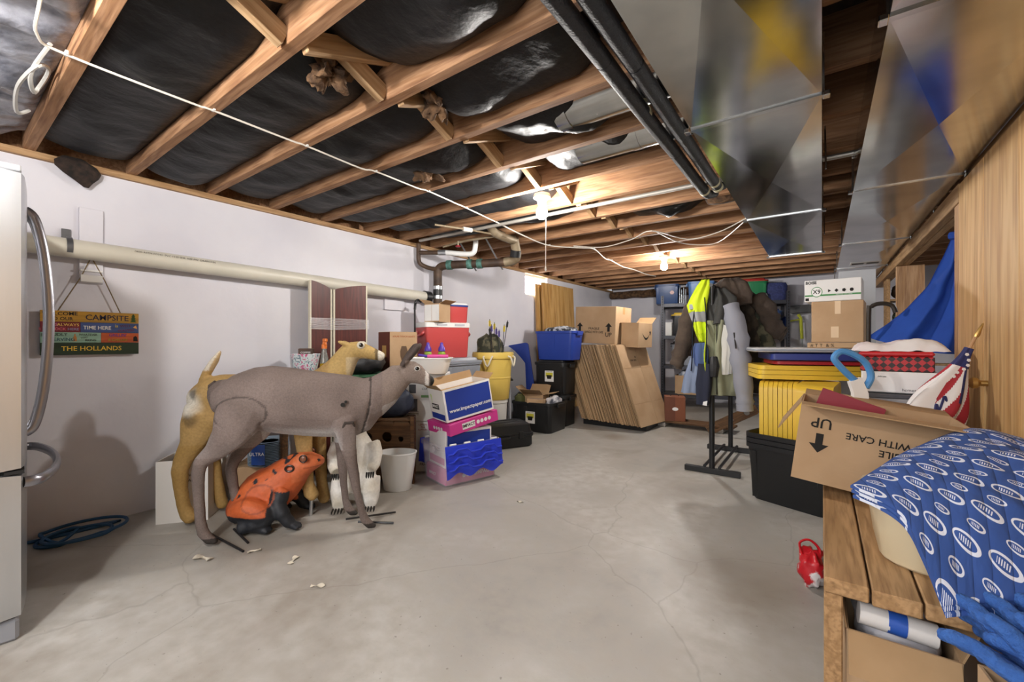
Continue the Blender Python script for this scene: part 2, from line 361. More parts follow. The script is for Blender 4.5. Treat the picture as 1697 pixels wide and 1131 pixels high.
# ================================================================== STRUCTURE
XL, YF, YB, XR = -3.4, 8.1, -2.6, 3.6        # left wall, far wall, wall behind the camera, far side of the workshop
ZJ, JH = 2.06, 0.20                           # underside and depth of the joists
def concrete():
    m = bpy.data.materials.new('concrete_floor'); m.use_nodes = True; nt = m.node_tree; N = nt.nodes; L = nt.links; b = N['Principled BSDF']
    tc = N.new('ShaderNodeTexCoord')
    def nz(s, d=6, dist=0.0):
        n = N.new('ShaderNodeTexNoise'); n.inputs['Scale'].default_value = s; n.inputs['Detail'].default_value = d; n.inputs['Distortion'].default_value = dist; L.new(tc.outputs['Object'], n.inputs['Vector']); return n
    def ramp(n, p0, p1, c0, c1):
        r = N.new('ShaderNodeValToRGB'); r.color_ramp.elements[0].position = p0; r.color_ramp.elements[1].position = p1; r.color_ramp.elements[0].color = c0; r.color_ramp.elements[1].color = c1
        L.new(n, r.inputs[0]); return r
    def mix(a, c, f, blend='MIX'):
        x = N.new('ShaderNodeMix'); x.data_type = 'RGBA'; x.blend_type = blend
        L.new(a, x.inputs['A']); (L.new(c, x.inputs['B']) if hasattr(c, 'links') else setattr(x.inputs['B'], 'default_value', c)); L.new(f, x.inputs['Factor']); return x.outputs['Result']
    base = ramp(nz(1.1, 7, 0.6).outputs['Fac'], 0.32, 0.66, lin('#95928C'), lin('#C0BEB9'))
    mot = ramp(nz(14, 6).outputs['Fac'], 0.35, 0.72, (0, 0, 0, 1), (1, 1, 1, 1))
    c = mix(base.outputs[0], lin('#A8A49C'), mot.outputs[0])
    st = ramp(nz(0.55, 5, 1.2).outputs['Fac'], 0.52, 0.66, (0, 0, 0, 1), (0.8, 0.8, 0.8, 1))
    c = mix(c, lin('#857B6E'), st.outputs[0])
    sp = ramp(nz(55, 2).outputs['Fac'], 0.70, 0.76, (0, 0, 0, 1), (0.6, 0.6, 0.6, 1))
    c = mix(c, lin('#6E675E'), sp.outputs[0])
    # hairline cracks
    wv = nz(2.2, 4); ad = N.new('ShaderNodeMix'); ad.data_type = 'VECTOR'; ad.inputs['Factor'].default_value = 0.18
    L.new(tc.outputs['Object'], ad.inputs['A']); L.new(wv.outputs['Color'], ad.inputs['B'])
    vo = N.new('ShaderNodeTexVoronoi'); vo.feature = 'DISTANCE_TO_EDGE'; vo.inputs['Scale'].default_value = 0.85; L.new(ad.outputs['Result'], vo.inputs['Vector'])
    ck = ramp(vo.outputs['Distance'], 0.0, 0.0035, (0.28, 0.28, 0.28, 1), (0, 0, 0, 1))
    c = mix(c, lin('#716A60'), ck.outputs[0])
    L.new(c, b.inputs['Base Color'])
    rr = N.new('ShaderNodeMapRange'); rr.inputs['To Min'].default_value = 0.32; rr.inputs['To Max'].default_value = 0.62; L.new(nz(2.5, 5).outputs['Fac'], rr.inputs[0]); L.new(rr.outputs[0], b.inputs['Roughness'])
    bp = N.new('ShaderNodeBump'); bp.inputs['Strength'].default_value = 0.15; bp.inputs['Distance'].default_value = 0.01; L.new(nz(22, 8).outputs['Fac'], bp.inputs['Height']); L.new(bp.outputs[0], b.inputs['Normal'])
    return m
struct(MB().box(XL-.2, XR+.2, YB-.2, YF+.2, -.15, 0).build('floor', concrete(), angle=0), 'grey stained concrete basement floor with hairline cracks')
# left wall around the small window
wl = MB()
WY0, WY1, WZ0, WZ1 = 5.02, 5.62, 1.72, 2.03
wl.box(XL-.2, XL, YB-.2, WY0, 0, ZJ).box(XL-.2, XL, WY1, YF+.2, 0, ZJ).box(XL-.2, XL, WY0, WY1, 0, WZ0).box(XL-.2, XL, WY0, WY1, WZ1, ZJ)
wall_left = struct(wl.build('wall_left', WHITEWALL, angle=0), 'white painted concrete basement wall')
struct(MB().box(XL, XR+.2, YF, YF+.2, 0, ZJ+.3).build('wall_far', WHITEWALL, angle=0))
struct(MB().box(XL, XR+.2, YB-.2, YB, 0, ZJ+.3).build('wall_back', WHITEWALL, angle=0))
struct(MB().box(XR, XR+.2, YB, YF, 0, ZJ+.3).build('wall_right', WHITEWALL, angle=0))
# window
win = thing('window_1', 'small bright basement window high in the white wall', 'window', (XL, (WY0+WY1)/2, (WZ0+WZ1)/2)); win['kind'] = 'structure'
hy, hz = (WY1-WY0)/2, (WZ1-WZ0)/2
fr = MB()
for y0, y1, z0, z1 in ((-hy, hy, hz-.03, hz), (-hy, hy, -hz, -hz+.03), (-hy, -hy+.03, -hz+.03, hz-.03), (hy-.03, hy, -hz+.03, hz-.03), (-.012, .012, -hz+.03, hz-.03)):
    fr.box(-.10, -.05, y0, y1, z0, z1)
fr.build('window_frame', WHITEP, win, angle=0)
SKY = mat('daylight_glass', '#FFFFFF', 0.3, emis='#F4F8FF', estr=9.0)
MB().box(-.09, -.08, -hy+.03, -.012, -hz+.03, hz-.03).build('pane', SKY, win, angle=0)
MB().box(-.09, -.08, .012, hy-.03, -hz+.03, hz-.03).build('pane', SKY, win, angle=0)

# ceiling: subfloor + joists + sill
ceil = struct(MB().box(XL-.2, XR+.2, YB-.2, YF+.2, ZJ+JH, ZJ+JH+.08).build('ceiling', SUBF, angle=0), 'exposed floor joists with dark board subfloor above')
JY = [0.338 + 0.4127*k for k in range(-6, 19)]
jm = MB().box(-(XR-XL)/2, (XR-XL)/2, -.0225, .0225, 0, JH, b=.002).mesh('joist', JOIST, 0)
for y in JY:
    o = link('joist', jm, ceil, ((XL+XR)/2, y, ZJ))
MB().box(XL-.15, XL+.03, YB, YF, ZJ-.035, ZJ-.001).build('sill_plate', BEAM, ceil, angle=0)
MB().box(XL-.2, XL-.12, YB, YF, ZJ, ZJ+JH).build('rim_board', JOIST, ceil, angle=0)
# diagonal bridging between joists
st_len = math.hypot(.3677, JH-.05)
ang = math.atan2(JH-.05, .3677)
sm_ = MB().box(-.019, .019, -st_len/2, st_len/2, -.035, .035, b=.002).mesh('bridging_strut', STRUT, 0)
for i in range(len(JY)-1):
    if JY[i] < -.2: continue
    yc = (JY[i]+JY[i+1])/2
    for s in (-1, 1):
        link('bridging_strut', sm_, ceil, (-1.47 + s*.021 + random.uniform(-.01, .01), yc, ZJ+JH/2), (s*ang, 0, 0))

# insulation batts hung between joists, black plastic facing
BLK = mat('black_plastic_facing', '#131314', 0.55, col2='#19191B', nscale=3, bump=0.7, bscale=17, stretch=(1.3, 1, 1), spec=0.35)
SILV = mat('grey_plastic_facing', '#A8AAB4', 0.25, col2='#5A5C66', nscale=9, bump=1.0, bscale=14, spec=0.6)
FIB = mat('brown_fibre', '#6E5238', 0.95, col2='#3C2B1E', nscale=25, bump=1.0, bscale=40)
def batt(i, x0, x1, sag, m, label, seed, amp=.016, lift=.045):
    y0, y1 = JY[i]+.0235, JY[i+1]-.0235; nu = int((x1-x0)/.03); nv = 16
    def top(u, v):
        x = x0+(x1-x0)*u; y = y0+(y1-y0)*v
        e = math.sin(math.pi*v)**.6
        n = noise.noise(Vector((x*2.2+seed*7, y*2.5, seed)))*amp*1.4 + noise.noise(Vector((x*14+seed*3, y*2.5+x*2, seed+5)))*amp*.9 + noise.noise(Vector((x*5, y*11, seed+9)))*amp*.4
        # pleats where the facing bunches up
        n += -abs(math.sin(x*4.1+seed+.6*math.sin(y*9+seed)))**10*amp*1.3
        end = min(1, min(u, 1-u)*(x1-x0)/.08)
        lb = math.exp(-((x+1.47)/.13)**2)*.085
        return (x, y, lb + ZJ + lift + (1-e)*.02 - sag*e*(.65+.35*math.sin(x*2.3+seed)) + n*e + (1-end)*.05)
    b = MB().grid(top, nu, nv)
    # back of the batt
    b.grid(lambda u, v: (x0+(x1-x0)*u, y0+(y1-y0)*v, ZJ+JH-.02), 2, 2)
    b.grid(lambda u, v: (x0, y0+(y1-y0)*u, top(0, u)[2]*(1-v)+(ZJ+JH-.02)*v), 4, 2).grid(lambda u, v: (x1, y0+(y1-y0)*u, top(1, u)[2]*(1-v)+(ZJ+JH-.02)*v), 4, 2)
    o = b.build('insulation_batt', m, None, angle=70); return tag(o, label, 'insulation', 'insulation batts between the joists')
i0 = JY.index(min(JY, key=lambda y: abs(y-.338)))
ordn = ['first', 'second', 'third', 'fourth', 'fifth', 'sixth', 'seventh', 'eighth', 'ninth']
batt(i0-1, XL+.03, -.75, .02, SILV, 'crumpled grey plastic insulation at the left edge above the refrigerator', 3.3, amp=.04)
for k in range(0, 5):
    batt(i0+k, XL+.03, (-.75, -.72, -.70, -1.5, -1.55)[k], (.03, .035, .035, .03, .02)[k], BLK, 'black plastic faced insulation batt, %s full joist bay from the refrigerator' % ordn[k], k*1.7+1)
for k, (xa, xb) in {3: (-1.42, -.8), 4: (-1.42, -.7), 5: (-3.3, -1.55), 6: (-3.2, -1.6), 7: (-1.35, -.75)}.items():
    batt(i0+k, xa, xb, .01, BLK, 'torn black insulation batt in the %s joist bay, %s' % (ordn[k], 'toward the ducts' if xa > -2 else 'toward the white wall'), k*2.3+11, amp=.03)
# loose fibre tufts at the bridging
def tuft(loc, s, seed, label):
    def fn(u, v):
        a = 2*math.pi*u; p = math.pi*(v-.5); d = Vector((math.cos(p)*math.cos(a), math.cos(p)*math.sin(a), math.sin(p)))
        k = 1+1.1*noise.noise(d*1.6+Vector((seed, 0, 0)))+.6*noise.noise(d*4+Vector((seed, 3, 0)))+.3*noise.noise(d*10+Vector((seed, 5, 0)))
        return tuple(d*s*k)
    o = MB().grid(fn, 40, 24).build('insulation_tuft', FIB, None, loc, (.5*seed, .3, seed), angle=70); return tag(o, label, 'insulation')
tuft((-1.55, .93, 2.10), .055, 1, 'brown fibre tuft beside the nearest wooden bridging struts')
tuft((-1.36, 1.33, 2.11), .06, 2, 'brown fibre tuft behind the second pair of bridging struts')
tuft((-1.95, 1.82, 2.10), .06, 3, 'brown fibre clump bulging from the fourth joist bay')
# scrap hanging at the wall top above the refrigerator
sc = MB().loft([[(XL+.04+.03*math.cos(a)*k, .50+.085*math.sin(a)*k+.01*j, 2.07-.03*j) for a in [2*math.pi*q/12 for q in range(12)]] for j, k in enumerate((.5, 1.0, 1.1, .85, .45, .12))])
tag(sc.build('insulation_scrap', mat('sooty_fibre', '#3A2C24', 0.95, col2='#1C1613', nscale=30, bump=1, bscale=50), angle=70), 'dark ragged insulation scrap hanging over the top of the white wall', 'insulation')
# rolled insulation at the far wall top
def roll(u, v):
    x = XL+.03 + 2.2*u; a = v*2*math.pi; r = .07*(1+.35*noise.noise(Vector((x*5, math.cos(a)*2, math.sin(a)*2))))
    return (x, 7.99+r*math.cos(a), 1.96+r*math.sin(a))
tag(MB().grid(roll, 60, 12).build('insulation_roll', FIB, angle=70), 'brown insulation stuffed along the top of the far wall', 'insulation')

# ------------------------------------------------------------------ partition with pine boards
part_w = struct(thing('wall_partition', 'pine board partition with open framed doorway', 'wall', (0.55, 0, 0)))
PB = [(3.02, 2.62), (2.615, 2.22), (2.215, 1.82), (1.815, 1.42), (1.415, 1.02), (1.015, .62), (.615, .22), (.215, -.2), (-.205, -.6)]
for (a, b_) in PB:
    MB().box(0, .018, b_, a, 0.02, 1.83, b=.003).build('panel_board', PINE, part_w)
def post(y0, y1, x0, x1, z0, z1, m=POST): return MB().box(x0, x1, y0, y1, z0, z1, b=.003).build('post', m, part_w)
post(3.025, 3.065, 0.0, .089, 0, 1.74); post(3.068, 3.108, 0.0, .089, 0, 1.74)
post(5.22, 5.26, 0.0, .19, 0, 1.74)
for y in (2.2, 1.4, .6, -.2): post(y-.02, y+.02, .02, .109, 0, 1.83)
MB().box(0.0, .045, 3.03, 7.2, 1.745, 1.84, b=.003).build('header_beam', BEAM, part_w)
MB().box(.047, .092, 3.03, 7.2, 1.745, 1.84, b=.003).build('header_beam', BEAM, part_w)
MB().box(0.018, .09, -.6, 3.02, 1.84, 1.88).build('top_plate', BEAM, part_w)

# ------------------------------------------------------------------ ducts
def duct(name, label, x0, x1, z0, z1, seams, y1, grille=False):
    t = thing(name, label, 'duct', ((x0+x1)/2, 0, z0)); W = x1-x0; H = z1-z0
    edges = list(seams) + [y1]
    for a, b_ in zip(edges[:-1], edges[1:]):
        yc = (a+b_)/2; a2, b2 = a+.004, b_-.004
        P = MB().add([(-W/2, a2, 0), (W/2, a2, 0), (W/2, b2, 0), (-W/2, b2, 0), (0, yc, -.016)], [(0, 4, 1), (1, 4, 2), (2, 4, 3), (3, 4, 0)])
        P.build('bottom_panel', GALV, t, angle=0)
        for s in (-1, 1):
            S = MB().add([(s*W/2, a2, 0), (s*W/2, b2, 0), (s*W/2, b2, H), (s*W/2, a2, H), (s*(W/2+.006), yc, H/2)], [(0, 1, 4), (1, 2, 4), (2, 3, 4), (3, 0, 4)])
            S.build('side_panel', GALV, t, angle=0)
        MB().box(-W/2, W/2, a2, b2, H-.001, H).build('top_panel', GALV, t, angle=0)
        F = MB().box(-W/2-.006, W/2+.006, b_-.011, b_+.011, -.006, 0).box(-W/2-.007, -W/2-.0005, b_-.011, b_+.011, 0, H).box(W/2+.0005, W/2+.007, b_-.011, b_+.011, 0, H)
        F.build('seam_cleat', GALV, t, angle=0)
        for s in (-1, 1):
            MB().box(s*(W/2+.012)-.010, s*(W/2+.012)+.010, b_-.018, b_+.012, -.012, .004, b=.002).build('clip', GALV, t)
        MB().tube([(W/2+.015, yc, 0), (W/2+.012, yc, .20)], .004, 5).build('hanger_wire', GALV, t)
    MB().box(-W/2, W/2, y1-.004, y1, 0, H).build('end_cap', GALV, t, angle=0)
    if grille:
        g = MB().box(-.11, .13, 5.46, 5.62, -.014, -.008, b=.002).build('register', plain('white_register', '#E2E2E0', .4), t)
        for k in range(20):
            if k in (9, 10): continue
            MB().box(-.095+.0105*k, -.088+.0105*k, 5.50, 5.58, -.0165, -.0135).build('slot', INK, g, angle=0)
    return t
duct('sheet_metal_duct', 'galvanised sheet metal duct ending in mid room beside two black pipes', -.40, 0.0, 1.85, 2.045, (-2.55, -1.27, .22, 1.71, 3.2), 4.69)
duct('sheet_metal_duct', 'galvanised sheet metal duct along the pine partition with white register', .135, .548, 1.85, 2.045, (-2.55, -.10, 1.40, 2.91, 4.45, 5.9), 7.0, True)
# round branch ducts
rd = thing('round_duct', 'round grey duct with tapered end between joists left of black pipes', 'duct', (0, 1.78, 2.165))
MB().tube([(-.98, 0, 0), (-.40, 0, 0)], .112, 24).build('pipe', GALV, rd)
MB().tube([(-1.0, 0, 0), (-.94, 0, 0)], .117, 24).build('collar', GALV, rd)
MB().loft([[(x, r*1.0*math.cos(a)*w_, r*math.sin(a)+dz) for a in [2*math.pi*k/20 for k in range(20)]] for x, r, w_, dz in ((-1.0, .112, 1, 0), (-1.2, .075, 1.2, .02), (-1.36, .02, 2.2, .04))]).build('taper', GALV, rd)
rd2 = thing('round_duct', 'round grey duct partly hidden behind the fifth joist', 'duct', (0, 2.19, 2.165))
MB().tube([(-1.1, 0, 0), (-.40, 0, 0)], .105, 24).build('pipe', GALV, rd2)
MB().tube([(-.80, 0, 0), (-.76, 0, 0)], .108, 24).build('collar', GALV, rd2)
rd3 = thing('round_duct', 'round foil duct crossing the gap between the two square ducts', 'duct', (0, 1.37, 2.14))
MB().tube([(0.02, 0, 0), (.33, 0, 0)], .09, 20).build('pipe', GALV, rd3); MB().tube([(.10, 0, 0), (.12, 0, 0)], .093, 20).build('collar', GALV, rd3)

# two black foam insulated pipes
FOAM = mat('black_foam', '#26262A', 0.6, col2='#1C1C1F', nscale=20, bump=0.4, bscale=120)
def foam(name, label, x, ys, bend):
    t = thing(name, label, 'pipe', (x, 0, 2.012))
    for a, b_ in zip(ys[:-1], ys[1:]):
        MB().tube([(0, a+.004, 0), (0, (a+b_)/2, -.004), (0, b_-.004, 0)], .0305, 16).build('foam_sleeve', FOAM, t)
        MB().tube([(0, b_-.006, 0), (0, b_+.006, 0)], .029, 16).build('joint', BLACKP, t)
    e = ys[-1]
    MB().tube([(0, e, 0), (0, e+.05, .003), (bend, e+.10, .02), (bend*1.3, e+.135, .09)], .027, 12).build('foam_sleeve', FOAM, t)
    for y in (e-.06, 1.78 if x < -.55 else 2.9): MB().tube([(0, y-.014, 0), (0, y+.014, 0)], .0325, 16).build('tape_band', plain('masking_tape', '#B8AE8C', .6), t)
foam('foam_insulated_pipe', 'black foam covered pipe farther from the square duct', -.605, (-2.5, -1.1, .2, 1.37, 2.25, 2.98), .03)
foam('foam_insulated_pipe', 'black foam covered pipe close beside the square duct', -.525, (-2.5, -1.0, .3, 1.45, 2.35, 2.86), .02)
tag(MB().loft([[(-.57+.12*k*math.cos(a), 3.32+.07*k*math.sin(a), z) for a in [2*math.pi*q/12 for q in range(12)]] for k, z in ((.2, 2.03), (.8, 2.04), (1, 2.09), (.6, 2.18))]).build('insulation_tuft', FIB, angle=70), 'torn insulation where the black pipes turn up', 'insulation')
# steel conduit across the middle joists
tag(MB().tube([(-3.2, 2.88, 2.045), (.9, 2.88, 2.045)], .014, 10).build('conduit', plain('grey_conduit', '#A8A49C', .4, metal=.5)), 'thin grey conduit running under the joists behind the near bulb', 'pipe')

# cables
def cable(name, label, pts, r=.0045, m=WIRE, staples=()):
    o = MB().tube(crom(pts, 5), r, 6).build(name, m); tag(o, label, 'cable')
    for k in staples: MB().box(pts[k][0]-.012, pts[k][0]+.012, pts[k][1]-.004, pts[k][1]+.004, pts[k][2]-.002, pts[k][2]+.011).build('staple', WHITEP, o)
    return o
cable('ceiling_cable', 'white cable stapled straight across the joists near the white wall', [(-1.5, .2, 2.10), (-1.9, .21, 2.06), (-2.08, .226, 2.054), (-2.14, .30, 2.055), (-2.146, .671, 2.054), (-2.14, .748, 2.055), (-2.135, 1.077, 2.05), (-2.14, 1.163, 2.055), (-2.15, 1.482, 2.05), (-2.13, 1.576, 2.055), (-2.125, 1.881, 2.048), (-2.125, 1.989, 2.055), (-2.13, 2.263, 2.045), (-2.16, 2.40, 2.055), (-2.21, 2.814, 2.055)], staples=(3, 5, 7, 9, 11, 13))
cable('ceiling_cable', 'white cable sagging along the joists past the drain pipe toward the far wall', [(-2.21, 2.83, 2.055), (-2.25, 3.3, 2.04), (-2.294, 3.83, 2.052), (-2.05, 4.05, 2.035), (-1.99, 4.26, 2.052), (-2.06, 4.7, 2.03), (-2.10, 4.99, 2.052), (-2.11, 5.4, 2.035), (-2.11, 5.79, 2.052), (-2.08, 6.2, 2.04), (-2.06, 6.6, 2.055)], r=.006, staples=(2, 4, 6))
cable('ceiling_cable', 'white cable looping across the joists toward the square duct, upper strand', [(-2.10, 4.0, 2.052), (-1.85, 4.18, 2.04), (-1.5, 4.05, 2.045), (-1.244, 3.87, 2.052), (-1.04, 4.29, 2.03), (-.755, 4.2, 2.035), (-.50, 3.92, 2.05)], r=.005)
cable('ceiling_cable', 'white cable looping across the joists toward the square duct, lower strand', [(-1.22, 3.90, 2.052), (-1.156, 4.33, 2.035), (-1.043, 4.567, 2.03), (-.826, 4.6, 2.03), (-.50, 3.95, 2.045)], r=.005)
def coil_box():
    t = thing('junction_box', 'grey metal junction box at the wall top above the refrigerator', 'electrical box', (-3.30, .14, 2.08))
    MB().box(-.05, .05, -.04, .04, -.02, .09, b=.004).build('body', plain('grey_box', '#5C6068', .5, metal=.4), t)
    for k in (-1, 1): MB().lathe([(.012, -.022), (.012, -.018)], 10).build('knockout', GREYM, t, (k*.022, 0, 0))
    MB().tube(crom([(.05, 0, .03), (.12, .03, .0), (.2, .02, .02), (.3, .03, .06)], 5), .006, 6).build('cable', WIRE, t)
coil_box()
MB_ = MB(); MB_.tube(crom([(-2.2, .27, 2.10), (-2.35, .24, 2.04), (-2.5, .26, 2.03), (-2.55, .28, 2.07), (-2.4, .29, 2.09), (-2.3, .25, 2.05), (-2.5, .22, 2.03), (-2.75, .24, 2.02), (-2.8, .28, 2.06)], 6), .007, 6)
tag(MB_.build('cable_bundle', plain('grey_cable', '#C8C6C0', .5)), 'tangled grey cable bundle beside the nearest joist', 'cable')

# lamps
def bulb(loc, label, chain):
    t = thing('ceiling_bulb', label, 'light', loc)
    MB().lathe([(.055, .10), (.058, .085), (.058, .075), (.035, .06), (.028, .035), (.02, .03)], 24).build('lampholder', plain('porcelain', '#EDEAE4', .3), t)
    MB().lathe([(.016, .035), (.022, .02), (.036, -.01), (.040, -.03), (.036, -.05), (.022, -.066), (.006, -.071)], 20).build('bulb', mat('lit_bulb', '#FFFFFF', .3, emis='#FFFAF4', estr=BULB), t)
    if chain:
        MB().tube([(.03, 0, .05), (.032, 0, -.12), (.03, 0, -.40)], .0022, 5).build('pull_chain', WIRE, t)
        MB().lathe([(.004, -.43), (.007, -.42), (.005, -.40)], 8).build('chain_bell', WIRE, t, (.03, 0, 0))
bulb((-1.555, 2.50, 1.962), 'lit bare ceiling bulb with pull chain, the nearer one', True)
bulb((-1.50, 5.12, 1.962), 'lit bare ceiling bulb near the metal shelves, the farther one', False)
bulb((-1.56, -.25, 1.962), 'lit bare ceiling bulb behind the photographer', True)

# ================================================================== LEFT SIDE
# refrigerator
fr = thing('refrigerator', 'stainless steel refrigerator with bowed handles at left edge', 'refrigerator', (-2.28, .215, 0), -5)
MB().box(-.9, 0, -.72, -.075, .05, 1.66, b=.006).build('cabinet', plain('grey_cabinet', '#9A9CA0', .4, metal=.5), fr)
def door(x0, x1, z0, z1, name):
    n = 10; rings = []
    for i in range(n+1):
        x = x0+(x1-x0)*i/n; bl = .012*(1-((x+.45)/.45)**2) - (.006 if i in (0, n) else 0); rings.append([(x, -.07, z0), (x, bl, z0+.006), (x, bl, z1-.006), (x, -.07, z1)])
    return MB().loft(rings).build(name, STEEL, fr, angle=30)
d1 = door(-.445, 0, .60, 1.65, 'door'); d2 = door(-.9, -.455, .60, 1.65, 'door'); d3 = door(-.9, 0, .085, .585, 'freezer_drawer')
HND = mat('handle_steel', '#9C9CA4', .3, metal=.9)
for dr, x in ((d1, -.40), (d2, -.50)):
    MB().tube(crom([(x, .005, 1.60), (x, .035, 1.56), (x, .062, 1.40), (x, .075, 1.15), (x, .062, .88), (x, .035, .71), (x, .005, .67)], 6), .013, 10, flat=1.3).build('handle', HND, dr)
MB().tube(crom([(-.05, .0, .545), (-.08, .045, .543), (-.25, .085, .54), (-.45, .098, .54), (-.65, .085, .54), (-.82, .045, .543), (-.85, .0, .545)], 6), .013, 10, flat=1.5).build('handle', HND, d3)
MB().box(-.07, -.01, -.06, -.005, 1.652, 1.675, b=.004).build('hinge_cover', plain('hinge_grey', '#B0B2B6', .4), fr)
MB().box(-.89, -.89+.06, -.06, -.005, 1.652, 1.675, b=.004).build('hinge_cover', MATS['hinge_grey'], fr)
MB().box(-.89, -.01, -.12, -.01, 0.0, .078, b=.01).build('kick_plate', plain('kick_grey', '#8E9096', .5), fr)
MB().box(-.07, -.004, -.045, .002, .5865, .598).build('drawer_bracket', INK, fr)
# blue cord on the floor
BLUEC = plain('blue_cord', '#1E4E78', .5)
pts = []
for k in range(64):
    a = k/63*4.6*math.pi+2.2; e = 1+.22*math.sin(a*.5+.5)
    pts.append((-3.235+.125*e*math.cos(a)*(1 if k > 20 else .8), .51+.155*e*math.sin(a), .009+.009*(k//16)))
pts = [(-3.37, .12, .62), (-3.36, .16, .30), (-3.34, .22, .08), (-3.33, .30, .012)] + pts + [(-3.2, .42, .01), (-3.25, .5, .04)]
tag(MB().tube(crom(pts, 3), .0085, 7).build('extension_cable', BLUEC), 'coiled blue extension cable on the floor beside the refrigerator', 'cable')
# drain pipe on the wall
PVC = mat('cream_pvc', '#D6D2C4', .4, col2='#CCC8BA', nscale=4)
pp = thing('drain_pipe', 'long cream plastic drain pipe fixed along the white wall', 'pipe', (XL+.075, 0, 1.545))
MB().tube([(0, -.6, .035), (0, 1.5, 0), (0, 3.06, -.028)], .052, 20).build('pipe', PVC, pp)
MB().tube([(0, 3.05, -.028), (0, 3.12, -.029)], .062, 20).build('rubber_coupling', BLACKP, pp)
for y in (.475,): MB().tube([(0, y-.012, .022), (0, y+.012, .022)], .055, 20).box(-.07, -.06, y-.018, y+.018, .05, .13).build('strap', plain('strap_metal', '#6E7074', .4, metal=.7), pp)
text(pp, '0800-ASTM D2241  PVC 1120 SDR  NSF-PW  DRAIN 3 IN', .017, plain('faint_ink', '#6E6A60', .8), 'right', (.046, .95, .036), rot=-.6, name='pipe_print')
MB().box(XL, XL+.02, .525, .625, 1.385, 1.81, b=.002).build('pipe_block', WHITEWALL, wall_left)
MB().box(XL+.0205, XL+.035, .528, .62, 1.39, 1.43, b=.002).box(XL+.0205, XL+.032, .528, .62, 1.45, 1.46).build('pipe_block', WHITEP, wall_left)
MB().box(XL, XL+.02, 2.60, 2.84, 1.36, 1.47, b=.002).build('pipe_block', WHITEWALL, wall_left)
# camp sign
sg = thing('hanging_sign', 'colourful painted campsite sign hanging by rope on the white wall', 'sign', (XL+.02, .578, .978))
cols = {'y': '#C8962E', 'r': '#7E1F2E', 'b': '#3F568E', 'g': '#9CC4AE', 'o': '#C85A2A', 'd': '#16331C'}
def plank(y0, y1, z0, z1, c):
    hexs = cols[c]; m = mat('sign_'+c, hexs, .5, col2='#%02X%02X%02X' % tuple(int(int(hexs[i:i+2], 16)*.78) for i in (1, 3, 5)), nscale=5, stretch=(1, .6, 9))
    return MB().box(0, .012, y0, y1, z0, z1, b=.0008).build('sign_plank', m, sg)
plank(-.203, .203, .183, .243, 'y'); plank(-.203, -.05, .1255, .1825, 'r'); plank(-.0495, .203, .1255, .1825, 'b'); plank(-.203, .035, .0685, .125, 'g'); plank(.0355, .203, .0685, .125, 'o'); plank(-.203, .203, 0, .068, 'd')
def st(s, y, z, size, c, rot=0, sx=1.0, sh=0): text(sg, s, size, plain('ink_'+c, c, .6), 'right', (.0126, y, z), rot, sx, bold=.012, shear=sh)
st('WELCOME', -.128, .226, .028, '#141014', 2); st('TO OUR', -.125, .199, .024, '#141014'); st('CAMPSITE', .063, .210, .044, '#1C1830', 0, .95)
st("IT'S", -.155, .166, .022, '#C87A90'); st('ALWAYS', -.098, .166, .022, '#E8C060'); st("5 O'CLOCK", -.158, .142, .020, '#E07080'); st('HERE', -.078, .142, .019, '#8E88A8')
st('TIME HERE', .020, .152, .029, '#F0EEE6', 0, .85); st('is', .102, .165, .024, '#D8C050'); st('WELL', .142, .166, .020, '#5A2038', 5); st('WASTED', .145, .140, .019, '#6A2040', 4)
st('PROUDLY', -.150, .111, .022, '#1E3A30', 2); st('SERVING', -.118, .085, .024, '#1E4A58'); st('WHATEVER', -.018, .112, .016, '#1E2A20', 0, .9); st('YOU', -.035, .096, .013, '#1E2A20', 12); st('BRING', -.008, .081, .016, '#1E2A20')
st("GRILLIN'", .108, .111, .023, '#5A2090', 0, .9); st("& CHILLIN'", .108, .084, .020, '#9A8A20', 0, .9); st('THE HOLLANDS', 0, .034, .036, '#E0B83A', 0, .95)
GRN = plain('pine_green', '#2E4E1E', .7)
tr = MB()
for k in range(4): tr.add([(.0128, .178-.016+.002*k, .190+.011*k), (.0128, .178+.016-.002*k, .190+.011*k), (.0128, .178, .207+.011*k)], [(0, 1, 2)])
tr.build('painted_tree', GRN, sg, angle=0)
MB().add([(.0128, -.078, .075), (.0128, -.064, .075), (.0128, -.064, .098), (.0128, -.069, .106), (.0128, -.069, .116), (.0128, -.074, .116), (.0128, -.074, .106), (.0128, -.078, .098)], [(0, 1, 2, 3, 4, 5, 6, 7)]).build('painted_bottle', plain('bottle_tan', '#B87838', .6), sg, angle=0)
MB().add([(.0128, .178, .076), (.0128, .198, .076), (.0128, .196, .100), (.0128, .188, .108), (.0128, .178, .100)], [(0, 1, 2, 3, 4)]).build('painted_grill', INK, sg, angle=0)
MB().add([(.0128, .176, .158), (.0128, .196, .150), (.0128, .190, .172)], [(0, 1, 2)]).build('painted_flame', plain('flame_paint', '#E8A860', .6), sg, angle=0)
for s in (-1, 1): MB().tube([(.006, s*.128-.008, .243), (.010, s*.05, .43), (.010, -.005, .555)], .0028, 6).build('rope', ROPE, sg)
MB().tube([(-.02, -.005, .55), (.02, -.005, .556)], .003, 6).build('nail', GREYM, sg)

